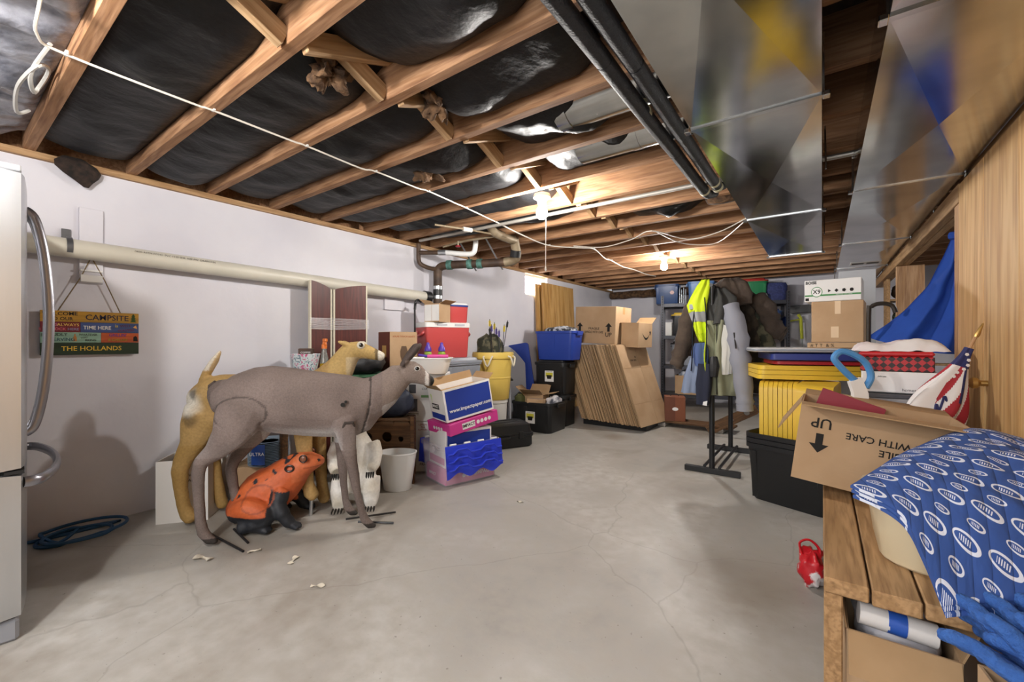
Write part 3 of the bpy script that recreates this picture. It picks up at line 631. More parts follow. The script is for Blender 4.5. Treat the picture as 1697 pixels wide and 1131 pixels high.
# ------------------------------------------------------------------ animals (foam archery targets)
MDEER = mat_attr('brown_foam_hide', .8, .16, 130, .6)
def make_deer():
    t = thing('deer_target', 'grey brown foam doe archery target standing on stakes', 'archery target', (-2.595, .972, .008), 50.16)
    b = MB()
    tr_ = [(-.045, .86, .72, .05), (-.02, .872, .66, .085), (.05, .888, .60, .115), (.12, .904, .565, .13), (.20, .912, .55, .14), (.30, .90, .53, .148), (.40, .882, .515, .148), (.50, .866, .503, .142), (.58, .856, .498, .132), (.65, .846, .502, .118), (.71, .836, .53, .098)]
    sweep(b, [(s, 0, (a+c)/2, (a-c)/2, l) for s, a, c, l in tr_], 20)
    sweep(b, [(.60, 0, .70, .13, .11), (.68, 0, .70, .135, .10), (.75, 0, .722, .122, .088), (.81, 0, .762, .103, .068), (.865, 0, .812, .085, .056), (.905, 0, .850, .076, .054)], 16)
    sweep(b, [(.925, 0, .870, .062, .056), (.965, 0, .862, .068, .056), (1.0, 0, .848, .058, .05), (1.03, 0, .828, .044, .038), (1.06, 0, .812, .034, .028), (1.085, 0, .800, .028, .024)], 16)
    for sd in (-1, 1):                         # ears
        e0, e1 = Vector((.905, sd*.045, .895)), Vector((1.018 if sd < 0 else 1.0, sd*.08, 1.032))
        P = [e0 + (e1-e0)*q for q in (0, .2, .45, .7, .9, 1.0)]
        b.tube(P, [.022, .028, .033, .035, .030, .014], 10, flat=.55)
        b.add([], [])
    def legs(lst):
        for path in lst: sweep(b, path, 12)
    legs([[(.10, -.08, .70, .13, .07), (.075, -.092, .62, .115, .066), (.035, -.098, .545, .084, .052), (-.025, -.10, .475, .052, .038), (-.085, -.10, .425, .036, .029), (-.098, -.10, .37, .032, .027), (-.094, -.10, .25, .026, .024), (-.088, -.10, .13, .025, .024), (-.075, -.10, .065, .028, .026), (-.045, -.10, .024, .024, .026), (-.015, -.10, .014, .014, .02)],
          [(.14, .08, .68, .12, .07), (.13, .09, .60, .10, .062), (.10, .095, .53, .075, .05), (.05, .098, .455, .046, .036), (-.008, .10, .375, .036, .029), (-.018, .10, .32, .031, .026), (0.0, .10, .2, .025, .023), (.018, .10, .10, .025, .023), (.035, .10, .055, .027, .025), (.065, .10, .022, .023, .025), (.095, .10, .013, .013, .02)],
          [(.60, -.085, .62, .075, .05), (.612, -.10, .545, .056, .042), (.625, -.105, .46, .042, .034), (.645, -.105, .36, .030, .027), (.654, -.105, .31, .029, .026), (.672, -.105, .2, .021, .020), (.695, -.105, .10, .020, .020), (.71, -.105, .055, .025, .023), (.738, -.105, .022, .022, .024), (.765, -.105, .013, .012, .018)],
          [(.57, .085, .60, .07, .05), (.562, .10, .50, .046, .036), (.562, .105, .40, .032, .028), (.568, .105, .31, .029, .026), (.574, .105, .2, .021, .020), (.585, .105, .10, .020, .020), (.597, .105, .055, .025, .023), (.622, .105, .022, .022, .024), (.648, .105, .013, .012, .018)]])
    base, dark, belly, black, tan = lin('#7A6C66'), lin('#574B45'), lin('#B4B0AE'), lin('#17140F'), lin('#8E7F74')
    def colf(p):
        s, y, z = p; n = noise.noise(p*7); c = mixc(base, dark, .25+.45*n)
        if s < .8 and z > .45: c = mixc(c, belly, sst(.60, .52, z)*(1 if .15 < s < .6 else .3)*sst(.15, .10, abs(y)-.0))
        if z < .42: c = mixc(c, dark, .35)
        if z < .035: c = mixc(c, black, .85)
        if s > .8:
            c = mixc(c, tan, .5)
            under = (p.z - (.5 + .42*(s-.60))) 
            if under < .09 and s < .98: c = mixc(c, belly, .6)
            if z - .905 > -.55*(s-.90) + .0 and s < 1.03 and (s < .93 or z > .935): c = mixc(c, lin('#453A36'), .9)
            if s > 1.065: c = mixc(c, black, sst(1.062, 1.078, s))
            elif s > 1.045: c = mixc(c, lin('#D8D4CE'), .8)
        # insert seam in front of the shoulder
        q = .715 + .06*math.sin((z-.5)*6) - .035
        if .50 < z < .86 and abs(s-q) < .0055: c = mixc(c, black, .8)
        # moulded thigh line
        d = math.hypot((s-.10)/.125, (z-.67)/.085)
        if y < 0 and z > .62 and abs(d-1) < .045: c = mixc(c, black, .55)
        if s < -.02 and z > .70 and abs(y) < .05: c = mixc(c, dark, .7)
        return c
    def carve(p):
        s, y, z = p
        d = math.hypot((s-.10)/.125, (z-.67)/.085)
        if z > .60 and abs(d-1) < .07: p.y -= math.copysign(.006*(1-abs(d-1)/.07), y)
        q = .68 + .06*math.sin((z-.5)*6)
        if .50 < z < .86 and abs(s-q) < .008: p.y -= math.copysign(.004, y)
        p.y += .0025*noise.noise(p*14)
        return p
    body = remesh(b, .0075, 5, colf, MDEER, 'body', t, carve)
    for sd in (-1, 1):
        e = MB().lathe([(.001, -.008), (.011, -.005), (.0125, 0), (.011, .005), (.001, .008)], 12).build('eye', plain('glossy_eye', '#0C0A09', .08), t, (.997, sd*.048, .886), (R(90), 0, 0))
        MB().tube([(.997+.015*math.cos(a), sd*.0475, .886+.012*math.sin(a)) for a in [2*math.pi*k/14 for k in range(15)]], .003, 6).build('eye_rim', plain('eye_rim_white', '#C9C4BE', .7), t)
    MB().tube([(-.05, 0, .82), (-.075, 0, .80), (-.085, 0, .77)], [.02, .02, .008], 10).build('tail', plain('tail_dark', '#4A3E38', .9), t)
    MB().lathe([(.012, 0), (.012, .004)], 10).build('arrow_hole', INK, t, (.60, -.1335, .70), (R(90), 0, 0)); MB().lathe([(.008, 0), (.008, .004)], 10).build('arrow_hole', INK, t, (.615, -.130, .715), (R(90), 0, 0))
    MB().tube([(.655, -.112, .575), (.65, -.128, .60), (.61, -.135, .60), (.60, -.130, .575)], .008, 8).build('leg_socket', plain('socket_dark', '#3E3530', .8), t)
    return t
deer = make_deer()
def wl_(t, pts): # world points to local of thing t
    M = (Matrix.Translation(t.location) @ t.rotation_euler.to_matrix().to_4x4()).inverted(); return [M @ Vector(p) for p in pts]
for a_, b_ in (((-2.66, .905, .03), (-2.335, .945, .006)), ((-2.60, 1.005, .028), (-2.415, 1.0, .006)), ((-2.24, 1.45, .02), (-2.105, 1.70, .012)), ((-2.15, 1.47, .02), (-2.0, 1.60, .006))):
    MB().tube(wl_(deer, [a_, b_]), .006, 8).build('ground_stake', BLACKM, deer)
MB().tube(wl_(deer, [(-2.665, .89, .07), (-2.66, .905, .006)]), .009, 8).build('stake_pin', STEEL, deer)

def make_elk():
    t = thing('tan_deer_target', 'tan foam deer archery target with raised tail behind the grey brown doe', 'archery target', (-2.965, .995, .012), 47.0)
    b = MB()
    sweep(b, [(-.045, 0, .70, .09, .07), (0, 0, .70, .13, .10), (.08, 0, .69, .155, .12), (.2, 0, .685, .16, .13), (.35, 0, .675, .155, .135), (.5, 0, .67, .155, .125), (.62, 0, .68, .15, .11), (.69, 0, .70, .13, .09)], 18)
    sweep(b, [(.62, 0, .74, .12, .09), (.70, 0, .80, .105, .08), (.76, 0, .88, .085, .065), (.80, 0, .95, .07, .058), (.83, 0, .99, .062, .055)], 16)
    sweep(b, [(.80, 0, .985, .05, .05), (.86, 0, .988, .055, .053), (.92, 0, .973, .045, .043), (.97, 0, .956, .035, .033), (1.01, 0, .943, .029, .029)], 16)
    b.tube([(-.02, 0, .80), (.01, 0, .86), (.05, 0, .93), (.08, 0, .985)], [.03, .038, .034, .012], 12, flat=.6)
    sweep(b, [(.04, -.07, .62, .13, .07), (.0, -.08, .54, .10, .06), (-.03, -.085, .45, .065, .045), (-.075, -.09, .36, .05, .036), (-.09, -.09, .30, .045, .034), (-.085, -.09, .2, .036, .03), (-.07, -.09, .10, .034, .03), (-.05, -.09, .05, .04, .033), (-.03, -.09, .024, .036, .034)], 12)
    sweep(b, [(.10, .07, .62, .12, .07), (.07, .08, .52, .09, .05), (.03, .085, .42, .05, .036), (.0, .09, .32, .042, .033), (.02, .09, .2, .033, .028), (.04, .09, .08, .034, .03), (.055, .09, .028, .034, .03)], 12)
    sweep(b, [(.55, -.06, .62, .07, .05), (.555, -.07, .50, .055, .045), (.565, -.07, .38, .045, .038), (.575, -.07, .28, .04, .036), (.585, -.07, .18, .034, .034), (.60, -.07, .125, .042, .04), (.62, -.07, .10, .034, .036)], 12)
    sweep(b, [(.60, .07, .62, .07, .05), (.61, .07, .46, .048, .04), (.62, .07, .3, .04, .036), (.63, .07, .15, .034, .033), (.64, .07, .06, .04, .036), (.65, .07, .026, .034, .034)], 12)
    for sd in (-1, 1): b.tube([(.80, sd*.04, 1.02), (.77, sd*.06, 1.035), (.75, sd*.07, 1.04)], [.016, .014, .006], 8)
    base, deep, white, black = lin('#B0905A'), lin('#8A6A34'), lin('#D8D4C8'), lin('#231C14')
    def colf(p):
        s, y, z = p; n = noise.noise(Vector((s*5, y*5, z*9))); c = mixc(base, deep, .3+.5*n)
        if z < .45 and s < .3: c = mixc(c, lin('#9A783C'), .5)
        nn = .03*noise.noise(p*16)
        if s < .06: c = mixc(c, white, sst(.05, -.04, s+nn)*.9*sst(.085, .045, abs(z-.69+nn)))
        if s < .05: c = mixc(c, black, .7*sst(.04, .015, math.hypot(s+.03+nn, z-.735)))
        if s < .05: c = mixc(c, black, .55*sst(.05, .02, math.hypot(s+.02+nn, z-.59)))
        if s < .12 and z > .87: c = mixc(c, white, .75 if (s - .02 - (z-.85)*.45) < 0.0 else .15)
        if s > .7 and z > .8: c = mixc(c, lin('#BCA064'), .6)
        if s > .985: c = mixc(c, white, .8)
        elif s > .965: c = mixc(c, black, .75)
        if .78 < s < .92 and z < .94 and (s > .80): c = mixc(c, white, .25)
        return c
    remesh(b, .0085, 4, colf, mat_attr('tan_foam_hide', .75, .14, 80, .7), 'body', t)
    for sd in (-1, 1):
        MB().lathe([(.002, -.012), (.018, -.008), (.024, 0), (.018, .008), (.002, .012)], 14).build('eye_rim', plain('cream_rim', '#CFC8B6', .7), t, (.885, sd*.047, 1.018), (R(90), 0, 0))
        MB().lathe([(.001, -.008), (.010, -.006), (.013, 0), (.010, .006), (.001, .008)], 12).build('eye', MATS['glossy_eye'], t, (.888, sd*.058, 1.018), (R(90), 0, 0))
    MB().tube([(.605, -.07, .11), (.60, -.07, -.01)], .010, 8).build('metal_pin', STEEL, t)
    return t
make_elk()

def make_frog():
    n = (-.768, .64); t = thing('frog_target', 'orange foam poison frog archery target with black legs', 'archery target', (-2.72, 1.085, .004), 47)
    b = MB()
    sweep(b, [(-.03, 0, .07, .06, .08), (.03, 0, .11, .095, .12), (.10, 0, .155, .125, .135), (.17, 0, .19, .135, .13), (.23, 0, .235, .12, .115), (.285, 0, .285, .10, .10), (.335, 0, .322, .078, .092), (.385, 0, .335, .058, .078), (.425, 0, .336, .036, .055), (.445, 0, .336, .022, .035)], 18)
    for sd in (-1, 1):
        b.tube([(.345, sd*.055, .365), (.352, sd*.07, .375)], [.036, .030], 12)
        b.tube(crom([(.25, sd*.085, .20), (.24, sd*.13, .14), (.28, sd*.145, .07), (.31, sd*.14, .03)], 4), [.05]*4+[.042]*4+[.034]*4+[.03], 12)   # arm
        b.tube(crom([(.02, sd*.09, .09), (.10, sd*.15, .13), (.19, sd*.155, .075), (.10, sd*.165, .045), (.06, sd*.165, .03)], 4), [.06]*4+[.062]*4+[.05]*4+[.038]*4+[.03], 12)  # thigh folded
        for q in (-1, 0, 1):
            b.tube([(.30, sd*.14, .028), (.37-.012*abs(q), sd*(.15)+q*.03, .014)], [.022, .013], 8)
            b.tube([(.13, sd*.165, .03), (.225-.012*abs(q), sd*.175+q*.026, .014)], [.024, .014], 8)
    org, drk, blk, lite = lin('#C4602F'), lin('#8E4426'), lin('#1D2026'), lin('#D28258')
    def colf(p):
        s, y, z = p; c = mixc(org, lin('#B8552A'), .5+noise.noise(p*9))
        ay = abs(y)
        if z < .075 and (s < .27) or (z < .05): c = blk
        if ay > .10 and s < .24 and z < .10: c = blk
        if ay > .105 and .20 < s < .36 and z < .21 - (s-.24)*.2: c = blk
        back = z - (.16 + .62*s)
        if ay < .07 and back > .06 and s < .30: c = mixc(c, drk, .55)
        if s > .3 and z > .24: c = mixc(c, lite, .25)
        if ay < .11 and back > .0 and s < .34:
            v = noise.cell_vector(Vector((s*24, y*24, z*18))); 
            if noise.noise(Vector((s*32, y*26, z*26))) > .30: c = blk
        d = math.hypot((s-.15)/.075, (z-.185)/.062)
        if ay > .08 and abs(d-1) < .07: c = mixc(c, drk, .8)
        if s > .36 and abs(z-(.318+(s-.36)*.02)) < .004: c = mixc(c, drk, .8)
        return c
    remesh(b, .0075, 4, colf, mat_attr('orange_foam', .6, .10, 60, .3), 'body', t)
    for sd in (-1, 1):
        MB().lathe([(.001, -.014), (.015, -.010), (.020, 0), (.015, .010), (.001, .014)], 14).build('eye', plain('frog_eye', '#7A4A32', .3), t, (.362, sd*.088, .376), (R(90), 0, 0))
        MB().tube([(.362+.02*math.cos(a), sd*.092, .376+.02*math.sin(a)) for a in [2*math.pi*k/14 for k in range(15)]], .004, 6).build('eye_ring', plain('frog_black', '#241A16', .4), t)
        MB().lathe([(.009, -.003), (.009, .003)], 10).build('nostril', MATS['frog_black'], t, (.432, sd*.042, .352), (R(90), 0, R(20*sd)), )
        MB().tube([(.29+.022*math.cos(a), sd*.096, .325+.017*math.sin(a)) for a in [2*math.pi*k/14 for k in range(15)]], .006, 6).build('eardrum', MATS['frog_black'], t)
    return t
make_frog()

def make_bear():
    t = thing('bear_target', 'white foam bear archery target with dark claws behind doe front legs', 'archery target', (-2.42, 1.645, .004), 47)
    b = MB()
    sweep(b, [(0, 0, .14, .115, .10), (0, 0, .22, .12, .105), (0, 0, .32, .11, .10), (0, 0, .40, .095, .09), (0, 0, .46, .06, .06), (.0, 0, .50, .055, .055)], 16)
    sweep(b, [(-.01, -.02, .52, .06, .062), (.0, -.06, .52, .045, .05), (.0, -.10, .505, .028, .03)], 12)
    for s in (-1, 1):
        b.tube([(s*.085, -.02, .18), (s*.095, -.05, .10), (s*.095, -.06, .04), (s*.095, -.09, .03)], [.065, .056, .045, .036], 12)
        b.tube([(s*.10, -.03, .40), (s*.125, -.06, .34), (s*.12, -.10, .28), (s*.10, -.13, .255)], [.05, .044, .036, .033], 12)
        b.tube([(s*.05, -.01, .565), (s*.055, -.01, .585)], [.022, .016], 8)
    W_, G_ = lin('#E2E0DA'), lin('#B8AE98')
    def colf(p):
        c = mixc(W_, G_, .3+.6*noise.noise(p*10))
        if p.x < -.05 and .33 < p.z < .43: c = mixc(c, lin('#6A5038'), .5+.5*noise.noise(p*20))
        return c
    remesh(b, .008, 3, colf, mat_attr('white_foam_hide', .8, .08, 70, .6), 'body', t)
    CL = plain('claw', '#1A1816', .35)
    for s in (-1, 1):
        for q in (-1.5, -.5, .5, 1.5):
            MB().tube([(s*.095+q*.017, -.115, .022), (s*.095+q*.018, -.145, .014), (s*.095+q*.018, -.155, .006)], [.006, .005, .002], 6).build('claw', CL, t)
            MB().tube([(s*.10+q*.013, -.145, .245), (s*.10+q*.013, -.165, .225), (s*.10+q*.013, -.165, .215)], [.006, .005, .002], 6).build('claw', CL, t)
    MB().lathe([(.012, -.01), (.014, 0), (.006, .008)], 10).build('nose', CL, t, (0, -.125, .51), (R(90), 0, 0))
make_bear()
# ================================================================== BEHIND THE ANIMALS
# white carton behind the tan target
wb = carton('white_carton', 'white cardboard box open at the top beside the tan target hind leg', (.26, .34, .36), (-3.15, 1.0, 0), 52, m=plain('white_card', '#E4E2DE', .8), flaps=(None, 78, None, 60), lip=.25)
text(wb, 'CAUTION', .022, INK, 'front', (.06, -.1705, .27)); text(wb, 'WARNING', .022, INK, 'front', (.06, -.1705, .24))
MB().box(-.05, .05, -.05, .05, .30, .40, b=.004).build('inner_box', CARD, wb)
cb = carton('kraft_carton', 'brown cardboard box behind the orange frog', (.42, .30, .24), (-3.04, 1.42, 0), 47)
# pack of plastic plates
pl = thing('plate_pack', 'shrink wrapped stack of clear blue plastic plates on brown box', 'plates', (-2.98, 1.36, .243), 40)
PLT = plain('clear_blue_plastic', '#A9BFD2', .15, trans=.25)
for k in range(16): MB().lathe([(.06, .010*k), (.075, .010*k+.003), (.118, .010*k+.010), (.121, .010*k+.0085), (.076, .010*k)], 28).build('plate', PLT, pl)
MB().grid(lambda u, v: (.1215*math.cos(-2.05+u*.75), .1215*math.sin(-2.05+u*.75), .02+.13*v), 8, 1).build('paper_band', plain('band_blue', '#23468C', .4), pl)
text(pl, 'ULTRA', .03, WHITEP, 'front', (-.015, -.1235, .09))
# table with green top along the wall
tb = thing('side_table', 'green topped table standing against the wall behind the targets', 'table', (-3.03, 2.02, 0), 0)
MB().box(-.20, .20, -.66, .58, .775, .80, b=.004).build('table_top', plain('green_table', '#3E6A4E', .5), tb)
for x in (-.17, .17):
    for y in (-.62, .54): MB().box(x-.02, x+.02, y-.02, y+.02, 0, .775, b=.003).build('leg', DARKWOOD, tb)
# floral bucket, spray bottle, small box on it
def floral():
    m = bpy.data.materials.new('floral_print'); m.use_nodes = True; nt = m.node_tree; N = nt.nodes; L = nt.links; b = N['Principled BSDF']
    tc = N.new('ShaderNodeTexCoord'); v1 = N.new('ShaderNodeTexNoise'); v1.inputs['Scale'].default_value = 26; v1.inputs['Distortion'].default_value = 1.5; L.new(tc.outputs['Object'], v1.inputs['Vector'])
    r = N.new('ShaderNodeValToRGB'); r.color_ramp.interpolation = 'CONSTANT'; e = r.color_ramp.elements; e[0].position = 0; e[0].color = lin('#7C8C9C'); e[1].position = .38; e[1].color = lin('#DCE2E6')
    for p, c in ((.56, '#D87AA0'), (.62, '#C2477C'), (.66, '#DCE2E6')): x = e.new(p); x.color = lin(c)
    L.new(v1.outputs['Fac'], r.inputs[0]); L.new(r.outputs[0], b.inputs['Base Color']); b.inputs['Roughness'].default_value = .45
    return m
bk = thing('floral_bucket', 'white bucket with pink floral print on the green table', 'bucket', (-3.06, 1.655, .80))
MB().lathe([(.066, 0), (.07, .004), (.097, .155), (.101, .16), (.098, .163), (.092, .155), (.066, .008)], 28).build('body', floral(), bk)
sb_ = carton('small_brown_box', 'small dark brown box behind the floral bucket', (.10, .10, .20), (-3.17, 1.72, .80), 55, m=plain('dark_brown_card', '#4A3428', .6), tape=False)
text(sb_, 'COFFEE', .02, WHITEP, 'front', (0, -.0505, .17))
sp = thing('spray_bottle', 'clear spray bottle of yellow liquid with orange top on the green table', 'bottle', (-3.0, 1.765, .80))
GLS = plain('clear_plastic', '#D8DCD6', .1, trans=.8); LIQ = plain('yellow_liquid', '#B08A1E', .15, trans=.3)
MB().lathe([(.031, .09), (.031, .10), (.028, .13), (.020, .165), (.016, .19), (.016, .2)], 20).build('bottle', GLS, sp)
MB().lathe([(.03, 0), (.032, .006), (.032, .09), (.028, .092)], 20).build('liquid', LIQ, sp)
ORG = plain('orange_plastic', '#D9752E', .4)
MB().lathe([(.019, .20), (.019, .228), (.014, .235), (.013, .25)], 16).box(-.012, .03, -.010, .010, .25, .275, b=.004).tube([(.02, 0, .25), (.03, 0, .225)], .004, 6).build('sprayer', ORG, sp)
# saloon doors leaning on the wall
sd = thing('saloon_shutters', 'dark red wooden door panels with cream edges leaning on the white wall', 'shutter', (-3.27, 2.0, 0), 0)
CRM = plain('cream_edge_paint', '#CFC8B4', .6)
def dpanel(y0, x0, y1, x1, za, zb):
    L_ = math.hypot(y1-y0, x1-x0); n = 10
    top = [(L_*k/n, za+(zb-za)*(k/n)**1.6 if zb < za else za+(zb-za)*(1-(1-k/n)**1.6)) for k in range(n+1)]
    M = Matrix.Translation((x0, y0, 0)) @ Matrix.Rotation(math.atan2(y1-y0, x1-x0), 4, 'Z')
    o = MB().prism([(0.012, .01)] + [(L_-.012, .01)] + [(x if 0 < i < n else (L_-.012 if i == n else .012), z) for i, (x, z) in reversed(list(enumerate(top)))], -.013, .013, M=M).build('door_panel', REDWOOD, sd, angle=0)
    MB().box(0, .0118, -.0145, .0145, 0, za, M=M).build('edge_strip', CRM, o, angle=0); MB().box(L_-.0118, L_, -.0145, .0145, 0, zb, M=M).build('edge_strip', CRM, o, angle=0)
    return o
p1_ = dpanel(-.215, .02, -.035, .03, 1.535, 1.478); p2_ = dpanel(-.018, .03, .245, .11, 1.478, 1.53)
for z in (.3,): MB().box(-.005, .005, -.03, .03, z, z+.06).build('hinge', GREYM, p1_, (.045, -.025, 0))
WRP = plain('plastic_wrap', '#E8E8EA', .15, alpha=.14)
for k in range(5): MB().tube([(.045, -.22, 1.16+.018*k), (.055, -.03, 1.155+.020*k), (.135, .25, 1.165+.016*k)], .004, 6, flat=2.2).build('wrap_band', WRP, sd)
# lantern box
lb = carton('lantern_box', 'brown box printed with round lanterns behind the tan target head', (.26, .20, .335), (-2.965, 2.42, .80), 80, tape=False)
MB().box(-.131, -.1301, -.098, .098, .003, .332).build('side_print', plain('maroon_print', '#5E2C20', .6), lb, angle=0)
text(lb, 'SOLAR TOUCH LIGHTS', .020, plain('rust_ink', '#9A4A22', .7), 'front', (0, -.1008, .295)); 
MB().box(-.1315, -.1311, -.04, .03, .12, .22).build('side_label', plain('tan_print', '#B08A4E', .7), lb, angle=0)
for x, s in ((.0, 1), (.075, .55)):
    o = MB().lathe([(.02*s, 0), (.034*s, .04*s), (.036*s, .08*s), (.022*s, .125*s)], 16, sy=.02).build('lantern_print', plain('lantern_dark', '#5A4430', .6), lb, (x, -.1004, .09))
# black duffel bag, tan target head in front
def blob(name, label, cat, loc, size, m, seed, rz=0, part='body', rough=.18, seg=28, rings_=14, power=2.6, extra=None):
    t = thing(name, label, cat, loc, rz); a, b_, c = size
    def fn(u, v):
        th = 2*math.pi*u; ph = math.pi*(v-.5)
        sgn = lambda q, e: math.copysign(abs(q)**e, q); e = 2/power
        x = sgn(math.cos(ph), e)*sgn(math.cos(th), e); y = sgn(math.cos(ph), e)*sgn(math.sin(th), e); z = sgn(math.sin(ph), e)
        k = 1+rough*noise.noise(Vector((x*2.2+seed, y*2.2, z*2.2)))+rough*.4*noise.noise(Vector((x*6+seed, y*6, z*6)))
        return (x*a*k, y*b_*k, max(0, c+z*c*k))
    MB().grid(fn, seg, rings_).build(part, m, t, angle=80); return t
NYL = mat('black_nylon', '#191A1D', .5, bump=.3, bscale=30)
bag = blob('black_bag', 'black nylon bag lying on the table behind the doe neck', 'bag', (-2.935, 2.06, .80), (.15, .19, .085), NYL, 3, 40)
MB().tube(crom([(-.08, -.12, .14), (-.04, -.15, .185), (.05, -.15, .18), (.09, -.12, .13)], 5), .010, 6, flat=.4).build('handle', NYL, bag)
MB().tube(crom([(-.12, -.03, .15), (0, -.03, .172), (.12, -.02, .15)], 5), .004, 6).build('zipper', BLACKM, bag)
# rough wooden crate with hand holes
wc = thing('wooden_crate', 'rough dark wooden crate with round holes behind the white bin', 'crate', (-2.70, 2.075, 0), 35)
def board_holes(W, z0, z1, holes, y0, y1, nm='front_board'):
    m_ = MB(); 
    # polygon board with round holes made of ring sectors between hole and cell rectangle
    xs = [-W/2] + [ (holes[i][0]+holes[i+1][0])/2 for i in range(len(holes)-1)] + [W/2]
    for i, (hx, hz, hr) in enumerate(holes):
        x0, x1 = xs[i], xs[i+1]; n = 32; ci = []; ro = []
        for k in range(n):
            a = 2*math.pi*k/n+math.pi/4; dx, dz = math.cos(a), math.sin(a)
            tx = ((x1-hx)/dx if dx > 1e-6 else (x0-hx)/dx if dx < -1e-6 else 9); tz = ((z1-hz)/dz if dz > 1e-6 else (z0-hz)/dz if dz < -1e-6 else 9)
            t_ = min(tx, tz); ro.append((hx+dx*t_, hz+dz*t_)); ci.append((hx+dx*hr, hz+dz*hr))
        v = [(x, y0, z) for x, z in ro]+[(x, y0, z) for x, z in ci]+[(x, y1, z) for x, z in ci]+[(x, y1, z) for x, z in ro]; f = []
        for k in range(n):
            q = (k+1) % n; f += [(k, q, n+q, n+k), (n+k, n+q, 2*n+q, 2*n+k), (2*n+k, 2*n+q, 3*n+q, 3*n+k), (3*n+k, 3*n+q, q, k)]
        m_.add(v, f)
    return m_.build(nm, DARKWOOD, wc, angle=30)
board_holes(.44, .235, .46, [(-.10, .34, .038), (.045, .345, .038), (.15, .33, .02)], -.09, -.07)
MB().box(-.22, .22, -.09, -.07, .03, .232, b=.003).build('front_board', DARKWOOD, wc)
MB().box(-.22, .22, .07, .09, .02, .46, b=.003).build('back_board', DARKWOOD, wc)
MB().box(-.22, -.20, -.068, .068, .02, .46, b=.003).build('end_board', DARKWOOD, wc); MB().box(.20, .22, -.068, .068, .02, .46, b=.003).build('end_board', DARKWOOD, wc)
MB().box(.222, .25, -.10, -.06, 0, .50, b=.003).build('corner_post', DARKWOOD, wc)
MB().box(-.22, .22, -.09, .09, .462, .478, b=.003).build('lid_board', DARKWOOD, wc)
blob('navy_bag', 'dark navy bag lying on the wooden crate under the doe chin', 'bag', (-2.66, 2.12, .478), (.16, .085, .11), mat('navy_nylon', '#1E2638', .55, bump=.3, bscale=30), 8, 35)
# white waste bin
bn_ = thing('waste_bin', 'white oval plastic waste bin on the floor in front of wooden crate', 'bin', (-2.455, 2.0, 0), 35)
MB().lathe([(.085, 0), (.09, .006), (.122, .255), (.127, .26), (.127, .268), (.120, .268), (.115, .25), (.083, .01)], 36, sx=1.08, sy=.8).build('body', plain('bin_white', '#E4E6E6', .35), bn_)

# appliance cartons
PRT = plain('printed_white', '#E2E2E0', .55)
k1 = carton('appliance_carton', 'tall white printed carton standing on the floor behind the clear tote', (.20, .18, .41), (-2.69, 2.44, 0), 35, m=PRT, tape=False)
text(k1, 'LEMON\nTEA\nSUPPLIES', .02, plain('ink_red', '#A03030', .7), 'front', (.03, -.0905, .36)); text(k1, 'FRAGILE', .03, INK, 'front', (.06, -.0905, .06), rot=0)
k2 = carton('appliance_carton', 'white appliance carton with product pictures under the white basin', (.32, .22, .385), (-2.64, 2.475, .412), 35, m=PRT, tape=False)
GRP = plain('photo_grey', '#4A4C52', .5)
for x, z, s in ((-.11, .13, .10), (-.11, .26, .07), (.03, .32, .05), (.10, .32, .05)): MB().box(x-s*.4, x+s*.4, -.1108, -.1101, z-s*.5, z+s*.5).build('picture_print', GRP, k2, angle=0)
MB().box(-.04, .15, -.1108, -.1101, .19, .21).build('green_stripe', plain('green_print', '#6E9A5E', .6), k2, angle=0)
text(k2, 'COFFEE MAKER', .024, INK, 'front', (.05, -.111, .26)); MB().box(.05, .13, -.1108, -.1101, .03, .09).build('barcode', INK, k2, angle=0)
sheet_lines(-.155, -.06, -.1112, [.05, .062, .074], INK, k2)
# basin with toys
bs = thing('white_basin', 'white plastic basin holding purple topped bottles', 'basin', (-2.55, 2.40, .799), 35)
MB().loft([rrect(.26, .17, .03, 0), rrect(.265, .175, .03, .004), rrect(.33, .22, .04, .115), rrect(.355, .245, .05, .118), rrect(.355, .245, .05, .126), rrect(.325, .215, .04, .124), rrect(.255, .165, .03, .008)]).build('body', plain('basin_white', '#E6E6E4', .4), bs)
PUR = plain('purple_plastic', '#4B2F9A', .35); LIME = plain('lime_liquid', '#9AB84A', .2, trans=.3); PNK = plain('pink_plastic', '#D8509A', .4)
for i, (x, y) in enumerate(((-.015, .0), (.09, .03))):
    p = thing('bubble_bottle', 'green bubble bottle with purple cap in the basin, %s' % ('the left one' if i == 0 else 'the right one'), 'bottle', tuple(Matrix.Translation((-2.55, 2.40, .807)) @ Matrix.Rotation(R(35), 4, 'Z') @ Vector((x, y, 0))), 35, 'bottles in the white basin')
    MB().lathe([(.030, 0), (.034, .01), (.034, .08), (.028, .12), (.031, .15), (.022, .165)], 18).build('bottle', LIME, p)
    MB().lathe([(.024, .166), (.030, .17), (.026, .195), (.014, .215), (.012, .235), (.004, .24)], 18).build('cap', PUR, p)
wd = thing('bubble_wand', 'pink and purple plastic wand lying across the basin', 'toy', tuple(Matrix.Translation((-2.55, 2.40, .925)) @ Matrix.Rotation(R(35), 4, 'Z') @ Vector((.03, -.085, .012))), 35)
MB().tube([(-.03, 0, 0), (.13, .01, .0)], .014, 10).build('handle', PNK, wd); MB().tube([(-.10, .0, .012), (-.03, 0, .0)], .010, 10).build('tip', PUR, wd)

